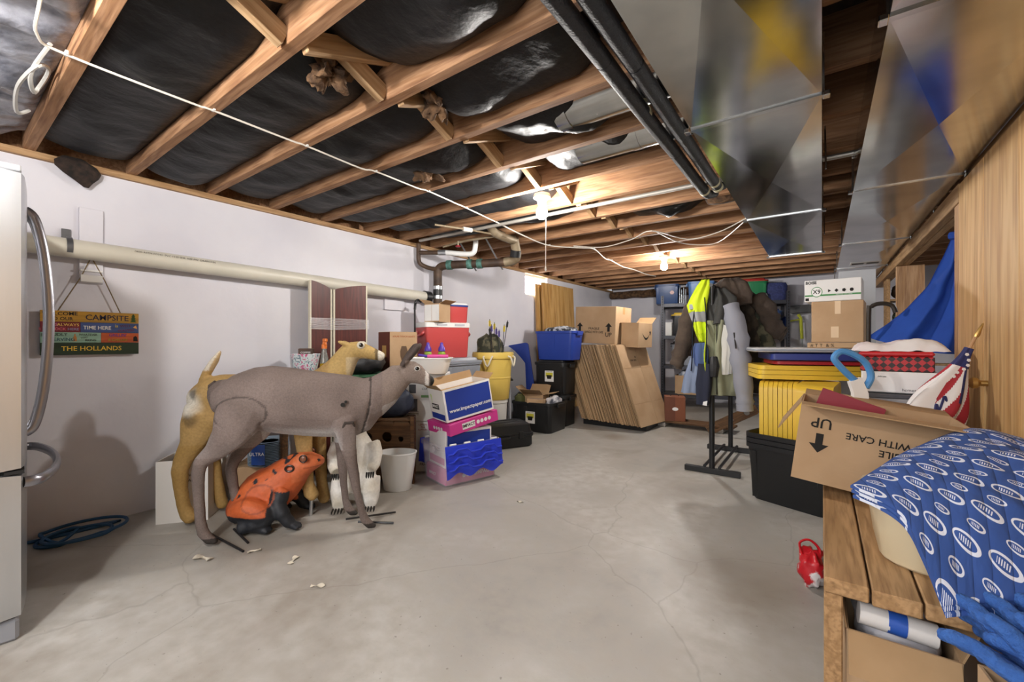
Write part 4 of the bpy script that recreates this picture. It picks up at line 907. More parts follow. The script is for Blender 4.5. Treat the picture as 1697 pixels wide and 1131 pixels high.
# coolers and the grey totes under them
GRYT = plain('grey_plastic', '#8E949E', .4)
tote('grey_tote', 'lower grey tote on the floor under the cooler stack', (.52, .5, .45), (-2.95, 3.0, 0), 90, GRYT, lid=GRYT)
gt = tote('grey_tote', 'grey lidded tote holding up the red cooler', (.52, .5, .375), (-2.94, 2.99, .488), 90, GRYT, lid=GRYT)
MB().lathe([(.075, 0), (.085, .002), (.085, .004), (.07, .005)], 24, sy=.42).build('oval_emblem', plain('grey_emblem', '#7C828C', .4), gt, (0, -.238, .21), (R(86), 0, 0))
RED = plain('cooler_red', '#C04A4A', .4)
ck = thing('red_cooler', 'large red cooler with white lid on grey tote', 'cooler', (-2.99, 2.98, .902), 68)
MB().loft([rrect(.41, .27, .03, 0), rrect(.42, .28, .03, .01), rrect(.45, .30, .03, .285)]).build('body', RED, ck)
MB().loft([rrect(.465, .315, .035, .286), rrect(.465, .315, .035, .325), rrect(.44, .29, .03, .332)]).build('lid', WHITEP, ck)
for s in (-1, 1): MB().tube(crom([(s*.217, -.09, .25), (s*.245, -.09, .22), (s*.25, 0, .205), (s*.245, .09, .22), (s*.217, .09, .25)], 4), .013, 8).build('handle', RED, ck)
MB().box(-.12, -.02, -.163, -.158, .30, .318).build('lid_latch', plain('grey_latch', '#B8BCC2', .4), ck); MB().box(.06, .16, -.163, -.158, .30, .318).build('lid_latch', MATS['grey_latch'], ck)
c2 = thing('small_red_cooler', 'small red cooler with blue and white lid on the large cooler', 'cooler', (-2.935, 3.09, 1.235), 68)
MB().loft([rrect(.19, .17, .025, 0), rrect(.20, .18, .025, .01), rrect(.215, .195, .025, .155)]).build('body', RED, c2)
MB().loft([rrect(.225, .205, .03, .156), rrect(.225, .205, .03, .172)]).build('lid_band', plain('lid_blue', '#2A3C86', .4), c2); MB().loft([rrect(.22, .20, .03, .173), rrect(.20, .18, .03, .19)]).build('lid', WHITEP, c2)
c3 = carton('small_carton', 'small shipping carton with white label on the large red cooler', (.17, .17, .17), (-2.935, 2.86, 1.235), 98, flaps=(20, 35, None, None), lip=.45)
MB().box(-.086, -.0851, -.083, .0, .01, .16).build('shipping_label', PRT, c3, angle=0); MB().box(-.086, -.0851, .004, .082, .01, .16).build('shipping_label', PRT, c3, angle=0)
cn = thing('walking_cane', 'black cane with curved handle behind the red cooler', 'cane', (-3.16, 2.78, 0))
MB().tube([(0, 0, .01), (0, 0, 1.36)], .009, 8).build('shaft', BLACKM, cn); MB().tube(crom([(0, 0, 1.36), (0, .01, 1.43), (0, .04, 1.455), (0, .08, 1.44)], 5), .012, 8).build('handle', BLACKP, cn); MB().lathe([(.014, 0), (.014, .02), (.01, .03)], 10).build('rubber_tip', BLACKP, cn)

# yellow trash can on white bucket
wbk = thing('white_bucket', 'white plastic bucket under the yellow trash can', 'bucket', (-2.87, 3.62, 0))
MB().lathe([(.13, 0), (.135, .005), (.15, .40), (.158, .405), (.158, .44), (.15, .44)], 28).build('body', plain('bucket_white', '#DCDCD8', .4), wbk)
YEL = plain('can_yellow', '#DDC060', .42)
yc = thing('yellow_trash_can', 'yellow round trash can with rope handles and arrows inside', 'trash can', (-2.87, 3.62, .441))
MB().lathe([(.165, 0), (.17, .006), (.188, .22), (.192, .224), (.192, .236), (.189, .24), (.205, .43), (.222, .435), (.226, .47), (.218, .50), (.208, .50), (.20, .43), (.165, .01)], 36).build('body', YEL, yc)
for a in (-65, 5, 115):
    M = Matrix.Rotation(R(a), 4, 'Z')
    MB().tube([M @ Vector(p) for p in crom([(.215, -.045, .46), (.25, -.04, .44), (.255, 0, .36), (.25, .04, .44), (.215, .045, .46)], 5)], .009, 8).build('rope_handle', plain('white_rope', '#D8D2C0', .9), yc)
CAMO = mat('camo_fabric', '#33362A', .9, col2='#6A6650', nscale=12, contrast=(.45, .55))
qv = blob('camo_bag', 'dark camouflage bag sticking out of the yellow trash can', 'bag', (-2.93, 3.64, .75), (.14, .14, .19), CAMO, 4, 20)
for i in range(9):
    a = i*.7; x = -2.80+.05*math.cos(a); y = 3.58+.06*math.sin(a); h = .30+.11*((i*7) % 5)/4
    ar = thing('arrow', 'hunting arrow with %s fletching in the yellow can, %s of that colour' % (('purple', 'yellow', 'black')[i % 3], ('first', 'second', 'third')[i//3]), 'arrow', (x, y, .72), a*40, 'arrows in the yellow can', ry=(i % 3-1)*5+4)
    MB().tube([(0, 0, 0), (0, 0, h+.16)], .0035, 6).build('shaft', BLACKM, ar)
    fm = (plain('fletch_purple', '#5A4A96', .6), plain('fletch_yellow', '#D8C030', .6), plain('fletch_black', '#222226', .6))[i % 3]
    for k in range(3):
        M = Matrix.Rotation(R(120*k), 4, 'Z'); MB().add([M @ Vector(p) for p in ((.003, -.0006, h+.08), (.014, -.0006, h+.09), (.012, -.0006, h+.14), (.003, -.0006, h+.15), (.003, .0006, h+.08), (.014, .0006, h+.09), (.012, .0006, h+.14), (.003, .0006, h+.15))], [(0, 1, 2, 3), (7, 6, 5, 4), (0, 4, 5, 1), (1, 5, 6, 2), (2, 6, 7, 3), (3, 7, 4, 0)]).build('fletching', fm, ar, angle=0)

# paper boxes in the clear tote
CLR = plain('clear_tote_plastic', '#E4DDE4', .2, alpha=.25); NAVY = plain('print_blue', '#1F3A94', .5); MAG = plain('print_magenta', '#C93A8C', .5); BRB = plain('lid_bright_blue', '#2B3FC4', .35)
TR = 74.0; TC = (-2.281, 2.469)
ct = tote('clear_tote', 'clear plastic tote with open blue flip lids in front of printed cartons', (.52, .37, .30), (*TC, 0), TR, CLR, taper=.86, r=.03, ribs=0, cat='storage tote')
for s in (-1, 1):
    lid = thing('x', 'x', 'x') if False else None
def flap_lid(sgn):
    L_ = .49; n = 24
    def fn(u, v):
        x = -L_/2+L_*u; w_ = .21
        zig = .012*(1 if abs((u*4+(.5 if v > .5 else 0)) % 1-.5) < .28 else -1)
        jag = .02*math.cos(u*math.pi*5)*sst(.8, 1, v)
        d = w_*v+jag
        return (x, -(.012+.030*v) + .006*math.sin(u*math.pi*8)*(1 if .2 < v < .8 else 0), -d)
    b = MB().grid(fn, n, 12); b.grid(lambda u, v: tuple(Vector(fn(u, v))+Vector((0, .004, 0))), n, 12)
    o = b.build('flip_lid', BRB, ct, (0, sgn*(-.185), .303)); 
    if sgn < 0: o.rotation_euler = (0, 0, R(180))
    rg = MB()
    for zz in (.05, .105, .16): rg.tube([(-.235+.47*k/12, -(.022+.03*zz/.21)-.006, -zz+(.022 if (k % 6) in (2, 3, 4) else -.006)) for k in range(13)], .007, 6)
    rg.build('ridge', BRB, o)
    for k in range(4): MB().tube([(-.2+.12*k, 0, .004), (-.15+.12*k, 0, .004)], .008, 8).build('hinge_knuckle', WHITEP, o)
    return o
flap_lid(1); flap_lid(-1)
def tl(x, y, z): return (TC[0]+x*math.cos(R(TR))-y*math.sin(R(TR)), TC[1]+x*math.sin(R(TR))+y*math.cos(R(TR)), z)
WCARD = plain('white_print_card', '#E6E4E2', .6)
# magenta lid laid in the tote
ml = thing('carton_cover', 'magenta carton lid visible inside the clear tote', 'box cover', tl(0, 0, .009), TR)
MB().box(-.215, .215, -.148, .148, 0, .115, b=.003).build('body', MAG, ml); text(ml, 'IMPACT', .04, WHITEP, 'front', (.12, -.149, .05), bold=.02)
for k in range(4): MB().lathe([(.015, 0), (.015, .001)], 16).build('dot_print', WHITEP, ml, (-.06+.034*k, -.1485, .05), (R(90), 0, 0))
text(ml, 'IMPACT', .03, WHITEP, 'left', (-.2158, .05, .05), bold=.02)
b1 = carton('printed_carton', 'white and blue paper carton standing in the clear tote', (.40, .27, .27), tl(.0, .0, .125), TR-2, m=WCARD, tape=False)
MB().box(-.185, .185, -.1358, -.1351, .02, .25).build('blue_print', NAVY, b1, angle=0); MB().box(-.2008, -.2001, -.12, .12, .02, .07).build('magenta_print', MAG, b1, angle=0); text(b1, 'IMPACT', .035, INK, 'left', (-.2012, .02, .12), bold=.02)
b2 = thing('carton_cover', 'tilted magenta carton lid on the white and blue carton', 'box cover', tl(.025, -.01, .40), TR+3, rx=0, ry=-9)
MB().box(-.225, .225, -.155, .155, 0, .085, b=.003).build('body', MAG, b2); MB().box(-.115, .0, -.1562, -.1551, .02, .066).build('logo_patch', WHITEP, b2, angle=0); text(b2, 'IMPACT', .032, INK, 'front', (-.058, -.157, .043), bold=.02)
for k in range(4): MB().lathe([(.015, 0), (.015, .001)], 16).build('dot_print', WHITEP, b2, (.03+.036*k, -.1555, .043), (R(90), 0, 0)); MB().lathe([(.013, 0), (.013, .001)], 16).build('dot_print', WHITEP, b2, (-.2255, .06-.034*k, .04), (R(90), 0, R(-90)))
b3 = carton('printed_carton', 'topmost tilted blue and white paper carton with web address', (.40, .27, .24), tl(.01, -.02, .495), TR-4, m=WCARD, ry=-10, flaps=(None, 70, 50, 40), lip=.22)
MB().box(-.185, .19, -.1358, -.1351, .015, .225).build('blue_print', NAVY, b3, angle=0); text(b3, 'www.impactpaper.com', .038, WHITEP, 'front', (.01, -.1364, .075), bold=.02)
MB().box(-.2008, -.2001, -.115, .115, .01, .055).build('blue_stripe', NAVY, b3, angle=0); MB().box(-.2010, -.2001, -.03, .09, .085, .125).build('logo_patch', INK, b3, angle=0); text(b3, 'IMPACT', .030, WHITEP, 'left', (-.2014, .03, .105), bold=.02)
sheet_lines(-.01, .01, 0, [], INK, b3) if False else None
MB().box(-.19, .19, -.12, .12, .05, .20).build('packed_paper', mat('kraft_paper', '#C9AC84', .9, col2='#A88658', nscale=9, bump=.6, bscale=12), b3, angle=0)
MB().add([(-.2014, .075, .19), (-.2014, .095, .20), (-.2014, .075, .12)], [(0, 1, 2)]).build('green_marker_print', plain('hi_green', '#B8D86A', .6), b3, angle=0)
# black instrument-like case lying on the floor
cs = thing('black_case', 'long black hard case lying on the floor between clear tote and black tote', 'case', (-2.66, 3.40, 0), 62)
MB().loft([rrect(.66, .30, .05, 0), rrect(.70, .33, .06, .02), rrect(.70, .33, .06, .10), rrect(.72, .34, .06, .105), rrect(.72, .34, .06, .125)]).build('lower_shell', BLACKP, cs)
MB().loft([rrect(.72, .34, .06, .127), rrect(.72, .34, .06, .14), rrect(.69, .32, .06, .145), rrect(.66, .28, .05, .22), rrect(.60, .22, .05, .24)]).build('upper_shell', BLACKP, cs)
for x in (-.2, .2): MB().box(x-.025, x+.025, -.182, -.168, .09, .16, b=.004).build('latch', BLACKM, cs)
MB().tube(crom([(-.06, -.17, .115), (-.05, -.20, .115), (.05, -.20, .115), (.06, -.17, .115)], 4), .010, 8).build('handle', BLACKP, cs)
for y in (-.05, .05): MB().box(-.3, .3, y-.008, y+.008, .236, .245, b=.003).build('ridge', BLACKP, cs)

# ================================================================== MIDDLE
def sticker(t, W, D, H, z, face_y, s=.085):
    p = MB().box(-s*.5, s*.5, face_y-.0012, face_y, z-s*.55, z+s*.55).build('sticker', PRT, t, angle=0)
    MB().box(-s*.40, s*.40, face_y-.0022, face_y-.0012, z-s*.05, z+s*.36).build('sticker_yellow', plain('sticker_yellow', '#C9C23A', .6), p, angle=0)
    MB().add([(-s*.3, face_y-.003, z+s*.10), (s*.3, face_y-.003, z+s*.10), (s*.22, face_y-.003, z-s*.28), (-s*.22, face_y-.003, z-s*.28)], [(0, 1, 2, 3)]).build('sticker_tote', INK, p, angle=0)
    text(p, 'TOUGH TOTE', s*.11, INK, 'front', (0, face_y-.0032, z+s*.45))
bt = tote('black_tote', 'open black tote on the floor holding cardboard boxes', (.56, .46, .345), (-2.765, 4.39, 0), 3, BLACKP, taper=.9, ribs=4)
sticker(bt, .56, .46, .345, .17, -.2225, .125)
ob = carton('open_carton', 'open empty cardboard carton inside the floor level black tote', (.26, .22, .22), (-2.84, 4.43, .20), 12, flaps=(30, 45, 40, 10), lip=.6)
gb = carton('game_box', 'small box with blue print leaning in the black tote', (.20, .14, .05), (-2.72, 4.25, .33), 20, rx=-6, tape=False); MB().box(-.08, .08, -.05, .05, .0505, .0512).build('blue_print', plain('print_navy', '#2C4C7C', .5), gb, angle=0)
blob('rag_bundle', 'crumpled white and grey rags in the black tote', 'cloth', (-2.59, 4.43, .255), (.085, .13, .07), mat('rag_cloth', '#C4C4C8', .9, col2='#4A4C56', nscale=9, contrast=(.45, .6)), 2, 10, rough=.35)
blob('green_pouch', 'olive green pouch at the left end of the black tote', 'bag', (-2.965, 4.27, .27), (.055, .07, .075), mat('olive_cloth', '#5E6238', .8, bump=.4, bscale=20), 6)
bt2 = tote('black_tote', 'lidded black tote standing behind the open one under the blue tote', (.46, .34, .385), (-2.78, 4.80, .40), 2, BLACKP, lid=BLACKP, taper=.9, ribs=2)
sticker(bt2, .46, .34, .385, .22, -.1665, .125)
tote('black_tote', 'lowest black tote of the back stack, mostly hidden', (.46, .34, .375), (-2.78, 4.80, 0), 2, BLACKP, lid=BLACKP, taper=.9)
BLU = plain('tote_blue', '#24409A', .4)
tote('blue_tote', 'open blue tote with grey wrapping on top of black tote stack', (.56, .34, .36), (-2.72, 4.79, .826), 2, BLU, taper=.84, ribs=1)
blob('camo_wrap', 'black and white patterned cloth bulging from the blue tote', 'cloth', (-2.70, 4.79, 1.06), (.22, .12, .09), mat('camo_wrap_m', '#B8BCC4', .6, col2='#26282E', nscale=22, contrast=(.46, .54)), 5, 4, rough=.3)
bl = thing('blue_tote_cover', 'blue tote lid leaning on edge beside the blue tote', 'lid', (-3.18, 4.68, .40), 14, ry=-9)
MB().loft([[(p[0], -.012 if i in (0,) else .012 if i == 1 else .02, p[1]) for p in rrect(.30 - .04*(i == 2), .62 - .04*(i == 2), .04, 0)] for i in range(3)]).build('panel', BLU, bl, (0, 0, .32))
PGR = plain('grey_sheet', '#A9ABB2', .3, alpha=.9)
ps = thing('plastic_sheet', 'curved translucent grey plastic sheets behind the yellow can', 'plastic sheet', (-3.18, 4.35, 0), 70)
for k in range(2): MB().grid(lambda u, v: (-.28+.56*u+.03*k, .06*math.sin(u*3)+.03*k+.05*v, (1.0-.25*abs(u-.55+.2*k)**1.5*3)*v), 12, 6).build('sheet', PGR, ps)
pc = thing('plastic_stool', 'small pale plastic chair frame tangled behind the yellow trash can', 'chair', (-3.06, 4.02, 0), 40)
for x in (-.10, .10):
    MB().tube([(x, -.10, 0), (x*.9, -.08, .62)], .012, 8).build('leg', PGR, pc); MB().tube([(x, .10, 0), (x*.9, .08, .72)], .012, 8).build('leg', PGR, pc)
MB().box(-.11, .11, -.10, .10, .44, .46, b=.006).build('seat', PGR, pc); MB().box(-.10, .10, .075, .09, .58, .72, b=.006).build('backrest', PGR, pc); MB().box(-.13, -.10, -.12, .10, .60, .62, b=.005).build('armrest', BLACKP, pc); MB().box(.10, .13, -.12, .10, .60, .62, b=.005).build('armrest', BLACKP, pc)

# leaning plywood
for i, (y0, y1, x0, zt) in enumerate(((5.24, 6.10, -3.32, 1.90), (5.34, 6.32, -3.25, 1.93))):
    t = thing('plywood_sheet', ('plywood sheet leaning beside the window, the front one' if i else 'plywood sheet leaning beside the window, edge showing behind the front sheet'), 'plywood', (x0, 0, 0), ry=-2.0 - i*.8, group='plywood sheets')
    MB().box(0, .016, y0, y1, 0, zt, b=.002).build('panel', PLY, t); MB().box(.0161, .0175, y0, y0+.012, 0, zt).build('edge_band', POST, t, angle=0)
# flattened cartons
fs_rot = -9
sheet = None
FL0 = Vector((-2.49, 4.97, 0)); dirx = Vector((math.cos(R(fs_rot)), math.sin(R(fs_rot)), 0))
shm = MB()
W_, Hs = .70, 1.0
for (z0, z1) in ((0, .27), (.274, .70), (.704, 1.0)): shm.box(0, .0108, 0, W_, z0, z1)
shm.box(.002, .0095, .002, W_-.002, .26, .71)
shm = shm.mesh('sheet', CARD_E, 0)
NS = 60
for i in range(NS):
    p = FL0 + dirx*(.0137*i); p.y += random.uniform(-.012, .012)
    lean = -21.5 + 2.0*i/NS + random.uniform(-.25, .25)
    o = link('flattened_carton', shm, None, (p.x, p.y, .07 + .0045*math.sin(i*1.3)), (0, R(lean), R(fs_rot)))
    tag(o, 'flattened brown carton, %s from the window end of the leaning row' % nth(i), 'cardboard', 'flattened cartons in the leaning row')
last = FL0 + dirx*(.0137*NS)
fc = thing('flattened_carton', 'flattened brown carton at the right end, its broad face showing', 'cardboard', (last.x, last.y-.01, .065), fs_rot, 'flattened cartons in the leaning row', ry=-19.3)
for (y0, y1, z0, z1) in ((0, .42, 0, .268), (.424, .72, 0, .268), (0, .42, .272, .70), (.424, .72, .272, .70), (0, .42, .704, 1.0), (.424, .72, .704, .985)):
    MB().box(0, .008, y0, y1, z0, z1).build('panel', CARD, fc, angle=0)
MB().box(.002, .006, 0, .72, .01, .98).build('inner_ply', CARD_D, fc, angle=0)
text(fc, 'BOX CERT.', .03, INK, 'right', (.009, .30, .80)); text(fc, '44', .035, INK, 'right', (.009, .36, .84))
tag(MB().box(-2.48, -1.66, 4.99, 5.64, .0, .062, b=.004).build('pallet_board', BLACKP, angle=0), 'low black base under the leaning flattened cartons', 'pallet')
# cartons on the row
fb = carton('fragile_carton', 'large brown carton marked fragile on top of the flattened cartons', (.575, .44, .47), (-2.335, 5.25, 1.03), -4, ry=2.5, tape=False)
M_ = fb
up_arrow(fb, .11, (-.215, -.2212, .21)); text(fb, 'UP', .075, INK, 'front', (-.215, -.2212, .115), bold=.01); up_arrow(fb, .11, (.195, -.2212, .21)); text(fb, 'UP', .075, INK, 'front', (.195, -.2212, .115), bold=.01)
text(fb, 'FRAGILE', .042, INK, 'front', (-.01, -.2212, .19), bold=.01); text(fb, 'HANDLE WITH CARE', .042, INK, 'front', (-.01, -.2212, .145), sx=.66, bold=.01)
MB().box(.2878, .289, -.03, .03, .38, .47).build('tape', TAPE, fb, angle=0)
am = carton('smile_carton', 'smaller brown carton with curved arrow print beside the fragile carton', (.23, .36, .30), (-1.885, 5.27, .985), -8, ry=2, flaps=(None, 35, -6, None), lip=.5)
sm2 = MB(); n = 14
pu = [(-.13+.26*k/n, -.045*math.sin(math.pi*k/n)+.02) for k in range(n+1)]; pd = [(x, z-.018*math.sin(math.pi*(k/n))-.002) for k, (x, z) in enumerate(pu)]
sm2.add([(x*.6, z, 0) for x, z in pu]+[(x*.6, z, 0) for x, z in pd], [(k, k+1, n+2+k, n+1+k) for k in range(n)]); sm2.add([(.06, .035, 0), (.095, .04, 0), (.085, -.005, 0)], [(0, 1, 2)])
o = sm2.build('smile_print', INK, am, angle=0); o.matrix_local = Matrix.Translation((.1158, .02, .15)) @ FACE['right'].to_matrix().to_4x4() @ Matrix.Diagonal((1.3, 1.3, 1, 1))
# things on the floor at the shelf
pk = thing('floor_plank', 'dirty wooden plank lying on bricks below the small brown box', 'plank', (-1.25, 5.53, 0), -4)
MB().box(-.44, .44, -.13, .13, .05, .075, b=.003).build('plank', DARKWOOD, pk)
for x in (-.36, .3): MB().box(x-.05, x+.05, -.16, .14, 0, .049, b=.01).build('brick', mat('grey_brick', '#A8A29A', .9, col2='#8A847C', nscale=12), pk)
sx_ = carton('small_chest', 'small red brown box with oval label on the floor plank', (.235, .20, .30), (-1.49, 5.52, .076), 20, m=plain('chest_brown', '#7A4428', .55), tape=False)
MB().box(-.1177, -.0, -.1008, -.1001, .002, .298).build('darker_panel', plain('chest_dark', '#63341E', .55), sx_, angle=0)
MB().lathe([(.035, 0), (.035, .001)], 20, sy=.6).build('oval_label', WHITEP, sx_, (.0, -.101, .15), (R(90), 0, 0))
MB().tube(crom([(-.05, 0, .30), (-.03, 0, .325), (.03, 0, .325), (.05, 0, .30)], 4), .005, 6).build('handle', BLACKM, sx_)
dl = thing('wooden_ramp', 'dark wooden board with hand holes leaning low behind the coat rack', 'board', (-.80, 5.2, .012), 3, ry=-31)
b_ = MB(); 
wc_old = wc; wc = dl; board_holes(.56, -.055, .055, [(-.17, 0, .028), (.0, 0, .02), (.17, 0, .028)], -.015, .015, 'board'); wc = wc_old
dl.location = (-.80, 5.2, .20)
# ------------------------------------------------------------------ metal shelf on the far side
SH = 13.0; SO = Vector((-2.13, 7.09, 0)); SW, SDp, SHT = 1.80, .48, 1.80
rk = thing('metal_shelf', 'dark grey steel storage shelf loaded with totes at the far wall', 'shelf', tuple(SO), SH)
for x in (0, SW-.045):
    for y in (0, SDp-.04):
        p = MB().box(x, x+.006, y, y+.04, 0, SHT).box(x+.006, x+.045, y, y+.006, 0, SHT).build('upright', GREYM, rk, angle=0)
        if y == 0:
            sl = MB()
            for k in range(42): sl.box(x+.018, x+.032, -.0008, 0, .05+.042*k, .072+.042*k)
            sl.build('slots', INK, p, angle=0)['kind'] = 'stuff'
DZ = (.20, .66, 1.14, 1.66)
for z in DZ:
    MB().box(.046, SW-.046, 0, .035, z-.045, z+.012, b=.003).build('shelf_beam', GREYM, rk); MB().box(.046, SW-.046, SDp-.035, SDp, z-.045, z+.012, b=.003).build('shelf_beam', GREYM, rk)
    for s in (.007, SW-.041): MB().box(s, s+.034, .041, SDp-.041, z-.045, z+.012).build('end_beam', GREYM, rk, angle=0)
    MB().box(.05, SW-.05, .036, SDp-.036, z, z+.010).build('deck', plain('shelf_deck', '#55504A', .8), rk, angle=0)
def sh(x, y, z): 
    v = Matrix.Rotation(R(SH), 4, 'Z') @ Vector((x, y, 0)); return (SO.x+v.x, SO.y+v.y, z+.0125)
STB = plain('tote_steel_blue', '#2F4A78', .4); LTB = plain('tote_light_blue', '#5E86BC', .4, trans=.0)
a1 = tote('blue_tote', 'dark blue tote on the left end of the top shelf', (.38, .44, .32), sh(.09, .24, DZ[3]), SH, STB, taper=.86, ribs=2)
MB().lathe([(.035, 0), (.035, .001)], 6).build('sticker', plain('sticker_red_white', '#D8B8B4', .6), a1, (.08, -.212, .18), (R(90), 0, 0))
gl = thing('plastic_jug', 'row of clear plastic sheets between the two blue totes on the top shelf', 'plastic', sh(.34, .2, DZ[3]), SH)
for k in range(4): MB().box(-.06+.03*k, -.05+.03*k, -.12, .12, 0, .26-.03*(k % 2), b=.003).build('sheet', plain('pale_clear', '#C6D4E0', .2, alpha=.7), gl)
tote('blue_tote', 'lighter blue tote on the top shelf left of the hanging coats', (.40, .44, .34), sh(.60, .24, DZ[3]), SH, LTB, taper=.84, ribs=0)
a3 = tote('black_yellow_tote', 'black tote with yellow lid on the upper middle shelf', (.52, .43, .335), sh(.42, .24, DZ[2]), SH, plain('tote_charcoal', '#2B2C30', .45), lid=plain('lid_yellow', '#D9B63E', .45), taper=.86, ribs=2)
tote('grey_tote', 'grey tote with black lid on the lower middle shelf', (.54, .43, .35), sh(.42, .24, DZ[1]), SH, GRYT, lid=BLACKP, taper=.86, ribs=0)
sb2 = carton('white_paper_box', 'white box squeezed beside the yellow lidded tote', (.10, .3, .22), sh(.115, .24, DZ[2]), SH, m=PRT, tape=False)
dv = carton('logo_carton', 'open brown carton with square logo on the lowest shelf', (.34, .36, .30), sh(.40, .15, DZ[0]), SH-4, flaps=(None, None, None, None))
MB().box(.02, .10, -.1812, -.1801, .06, .14).build('logo_patch', INK, dv, angle=0); MB().lathe([(.026, 0), (.026, .001)], 16).build('logo_dot', CARD, dv, (.062, -.1818, .10), (R(90), 0, 0))
blob('wrapped_bundle', 'crumpled clear plastic bundle on the open brown carton', 'plastic', sh(.42, .16, DZ[0]+.18), (.15, .15, .10), mat('crumpled_clear', '#B8C0CC', .2, col2='#7A8494', nscale=14, bump=.8, bscale=16), 7, rough=.3)
gtot = tote('green_tote', 'green tote with red lid on the top shelf right of coats', (.42, .42, .31), sh(1.32, .24, DZ[3]), SH, plain('tote_green', '#1F7A4C', .4), lid=plain('lid_red', '#A8342C', .4), taper=.84)
rb_ = carton('red_topped_box', 'low box with red lid on the top shelf behind the brown coat', (.36, .36, .30), sh(1.05-.02, .25, DZ[3]), SH, m=plain('box_tan', '#9C7450', .8), tape=False)
MB().box(-.19, .19, -.19, .19, .302, .335, b=.006).build('lid', plain('lid_rust', '#8E4A38', .5), rb_)
BSK = mat('blue_wicker', '#39437A', .7, col2='#2C3460', nscale=30, bump=1.0, bscale=60)
bk2 = thing('blue_basket', 'rounded purple blue woven basket with lid at the top shelf right end', 'basket', sh(1.64, .24, DZ[3]), SH)
MB().loft([rrect(.26, .26, .06, 0), rrect(.29, .30, .06, .15)]).build('body', BSK, bk2); MB().loft([rrect(.30, .31, .07, .151), rrect(.31, .32, .08, .22), rrect(.28, .28, .08, .27), rrect(.12, .12, .05, .285)]).build('lid', BSK, bk2)
for k in range(3):
    j = thing('glass_jar', 'small glass jar beside the woven basket, %s of three' % ('leftmost', 'middle', 'rightmost')[k], 'jar', sh(1.46+.045*(k-1)*.9-.0, .03+.05*(k % 2), DZ[3]), 0, 'jars beside the basket')
    MB().lathe([(.018, 0), (.02, .005), (.02, .08), (.014, .09)], 14).build('glass', GLS, j); MB().lathe([(.016, .09), (.016, .11), (.004, .112)], 14).build('lid', GREYM, j)
a6 = tote('blue_tote', 'blue lidded tote on the upper middle shelf at the right post', (.50, .43, .36), sh(1.46, .24, DZ[2]), SH, STB, lid=STB, taper=.88, ribs=2)
MB().box(.02, .12, -.218, -.2165, .20, .24).build('label', PRT, a6, angle=0)
blob('yellow_rag', 'yellow and camouflage rags on the lower middle shelf at right', 'cloth', sh(1.45, .22, DZ[1]), (.26, .16, .11), mat('rag_yellow', '#B8924A', .9, col2='#5E6446', nscale=11, contrast=(.45, .55)), 9, SH, rough=.35)
blob('camo_shoes', 'camouflage cloth heap on the lowest shelf behind the coats', 'cloth', sh(1.0, .18, DZ[0]), (.34, .15, .09), mat('rag_camo', '#4E4A3A', .9, col2='#8A8468', nscale=14, contrast=(.45, .55)), 12, SH, rough=.35)
# squeegee and broom against far wall
sq = thing('squeegee', 'yellow handled squeegee with black blade right of the shelf', 'cleaning tool', (-.19, 7.95, 0), 0, ry=-3)
MB().tube([(0, 0, 0), (0, 0, 1.1)], .012, 8).build('handle', plain('pole_grey', '#A8AEB0', .5), sq); MB().tube([(0, 0, 1.1), (0, 0, 1.42), (-.03, 0, 1.48)], .022, 8).build('grip', plain('lime_grip', '#C6CC3C', .5), sq)
MB().box(-.16, .18, -.02, .02, 1.50, 1.62, b=.004).build('blade', BLACKP, sq); MB().lathe([(.07, 0), (.085, .04), (.06, .06)], 16).build('scrub_head', plain('scrub_blue', '#1F3F80', .6), sq, (-.24, 0, 1.38), (0, R(90), 0)); MB().tube([(-.2, 0, 1.38), (0, 0, 1.40)], .012, 8).build('head_arm', plain('lime_arm', '#C6CC3C', .5), sq)

# ------------------------------------------------------------------ coat rack with coats
cr = thing('coat_rack', 'black metal garment rack loaded with coats', 'coat rack', (-.71, 4.13, 0))
for y in (-.43, .43):
    MB().box(-.205, .205, y-.02, y+.02, .0, .045, b=.004).build('foot', BLACKM, cr); MB().tube([(0, y, .045), (0, y, 1.50)], .021, 12).build('upright', BLACKM, cr)
for x in (-.055, .055): MB().tube([(x, -.43, .055), (x, .43, .055)], .012, 8).build('bottom_rail', BLACKM, cr)
MB().tube([(0, -.46, 1.50), (0, .46, 1.50)], .014, 10).build('top_rail', BLACKM, cr)
def garment(mb, rows, seed, folds=6, amp=.024, seg=56, M=None):
    """rows: (z, cx, cy, half_x, half_y)"""
    rings = []
    for (z, cx, cy, hx, hy) in rows:
        ring = []
        for k in range(seg):
            a = 2*math.pi*k/seg; f = amp*math.sin(folds*a+seed+1.2*math.sin(z*5+seed)) + amp*.9*noise.noise(Vector((math.cos(a)*2.5+seed, math.sin(a)*2.5, z*6))) + amp*.6*noise.noise(Vector((math.cos(a)*6+seed, math.sin(a)*6, z*14)))
            ring.append((cx+(hx+f)*math.cos(a), cy+(hy+f)*math.sin(a), z+.01*noise.noise(Vector((a*2, seed, z*9)))))
        rings.append(ring)
    out = []
    for i in range(len(rings)-1):
        for t in (0, .25, .5, .75): out.append([tuple(Vector(p)*(1-t)+Vector(q)*t+Vector((0, 0, 0))) for p, q in zip(rings[i], rings[i+1])])
    out.append(rings[-1])
    mb.loft(out, True, True, 0, M)
def sleeve(pts, r, seed): 
    P = crom(pts, 5); n = len(P); rr = []
    for i in range(n): q = i/(n-1)*(len(r)-1); k = int(min(q, len(r)-2)); rr.append((r[k]*(1-(q-k))+r[k+1]*(q-k))*(1+.10*math.sin(i*1.9+seed)+.06*math.sin(i*3.7+seed*2)))
    return MB().tube(P, rr, 14)
BRN = mat('brown_canvas', '#54473C', .9, col2='#3E332C', nscale=8, bump=.8, bscale=22)
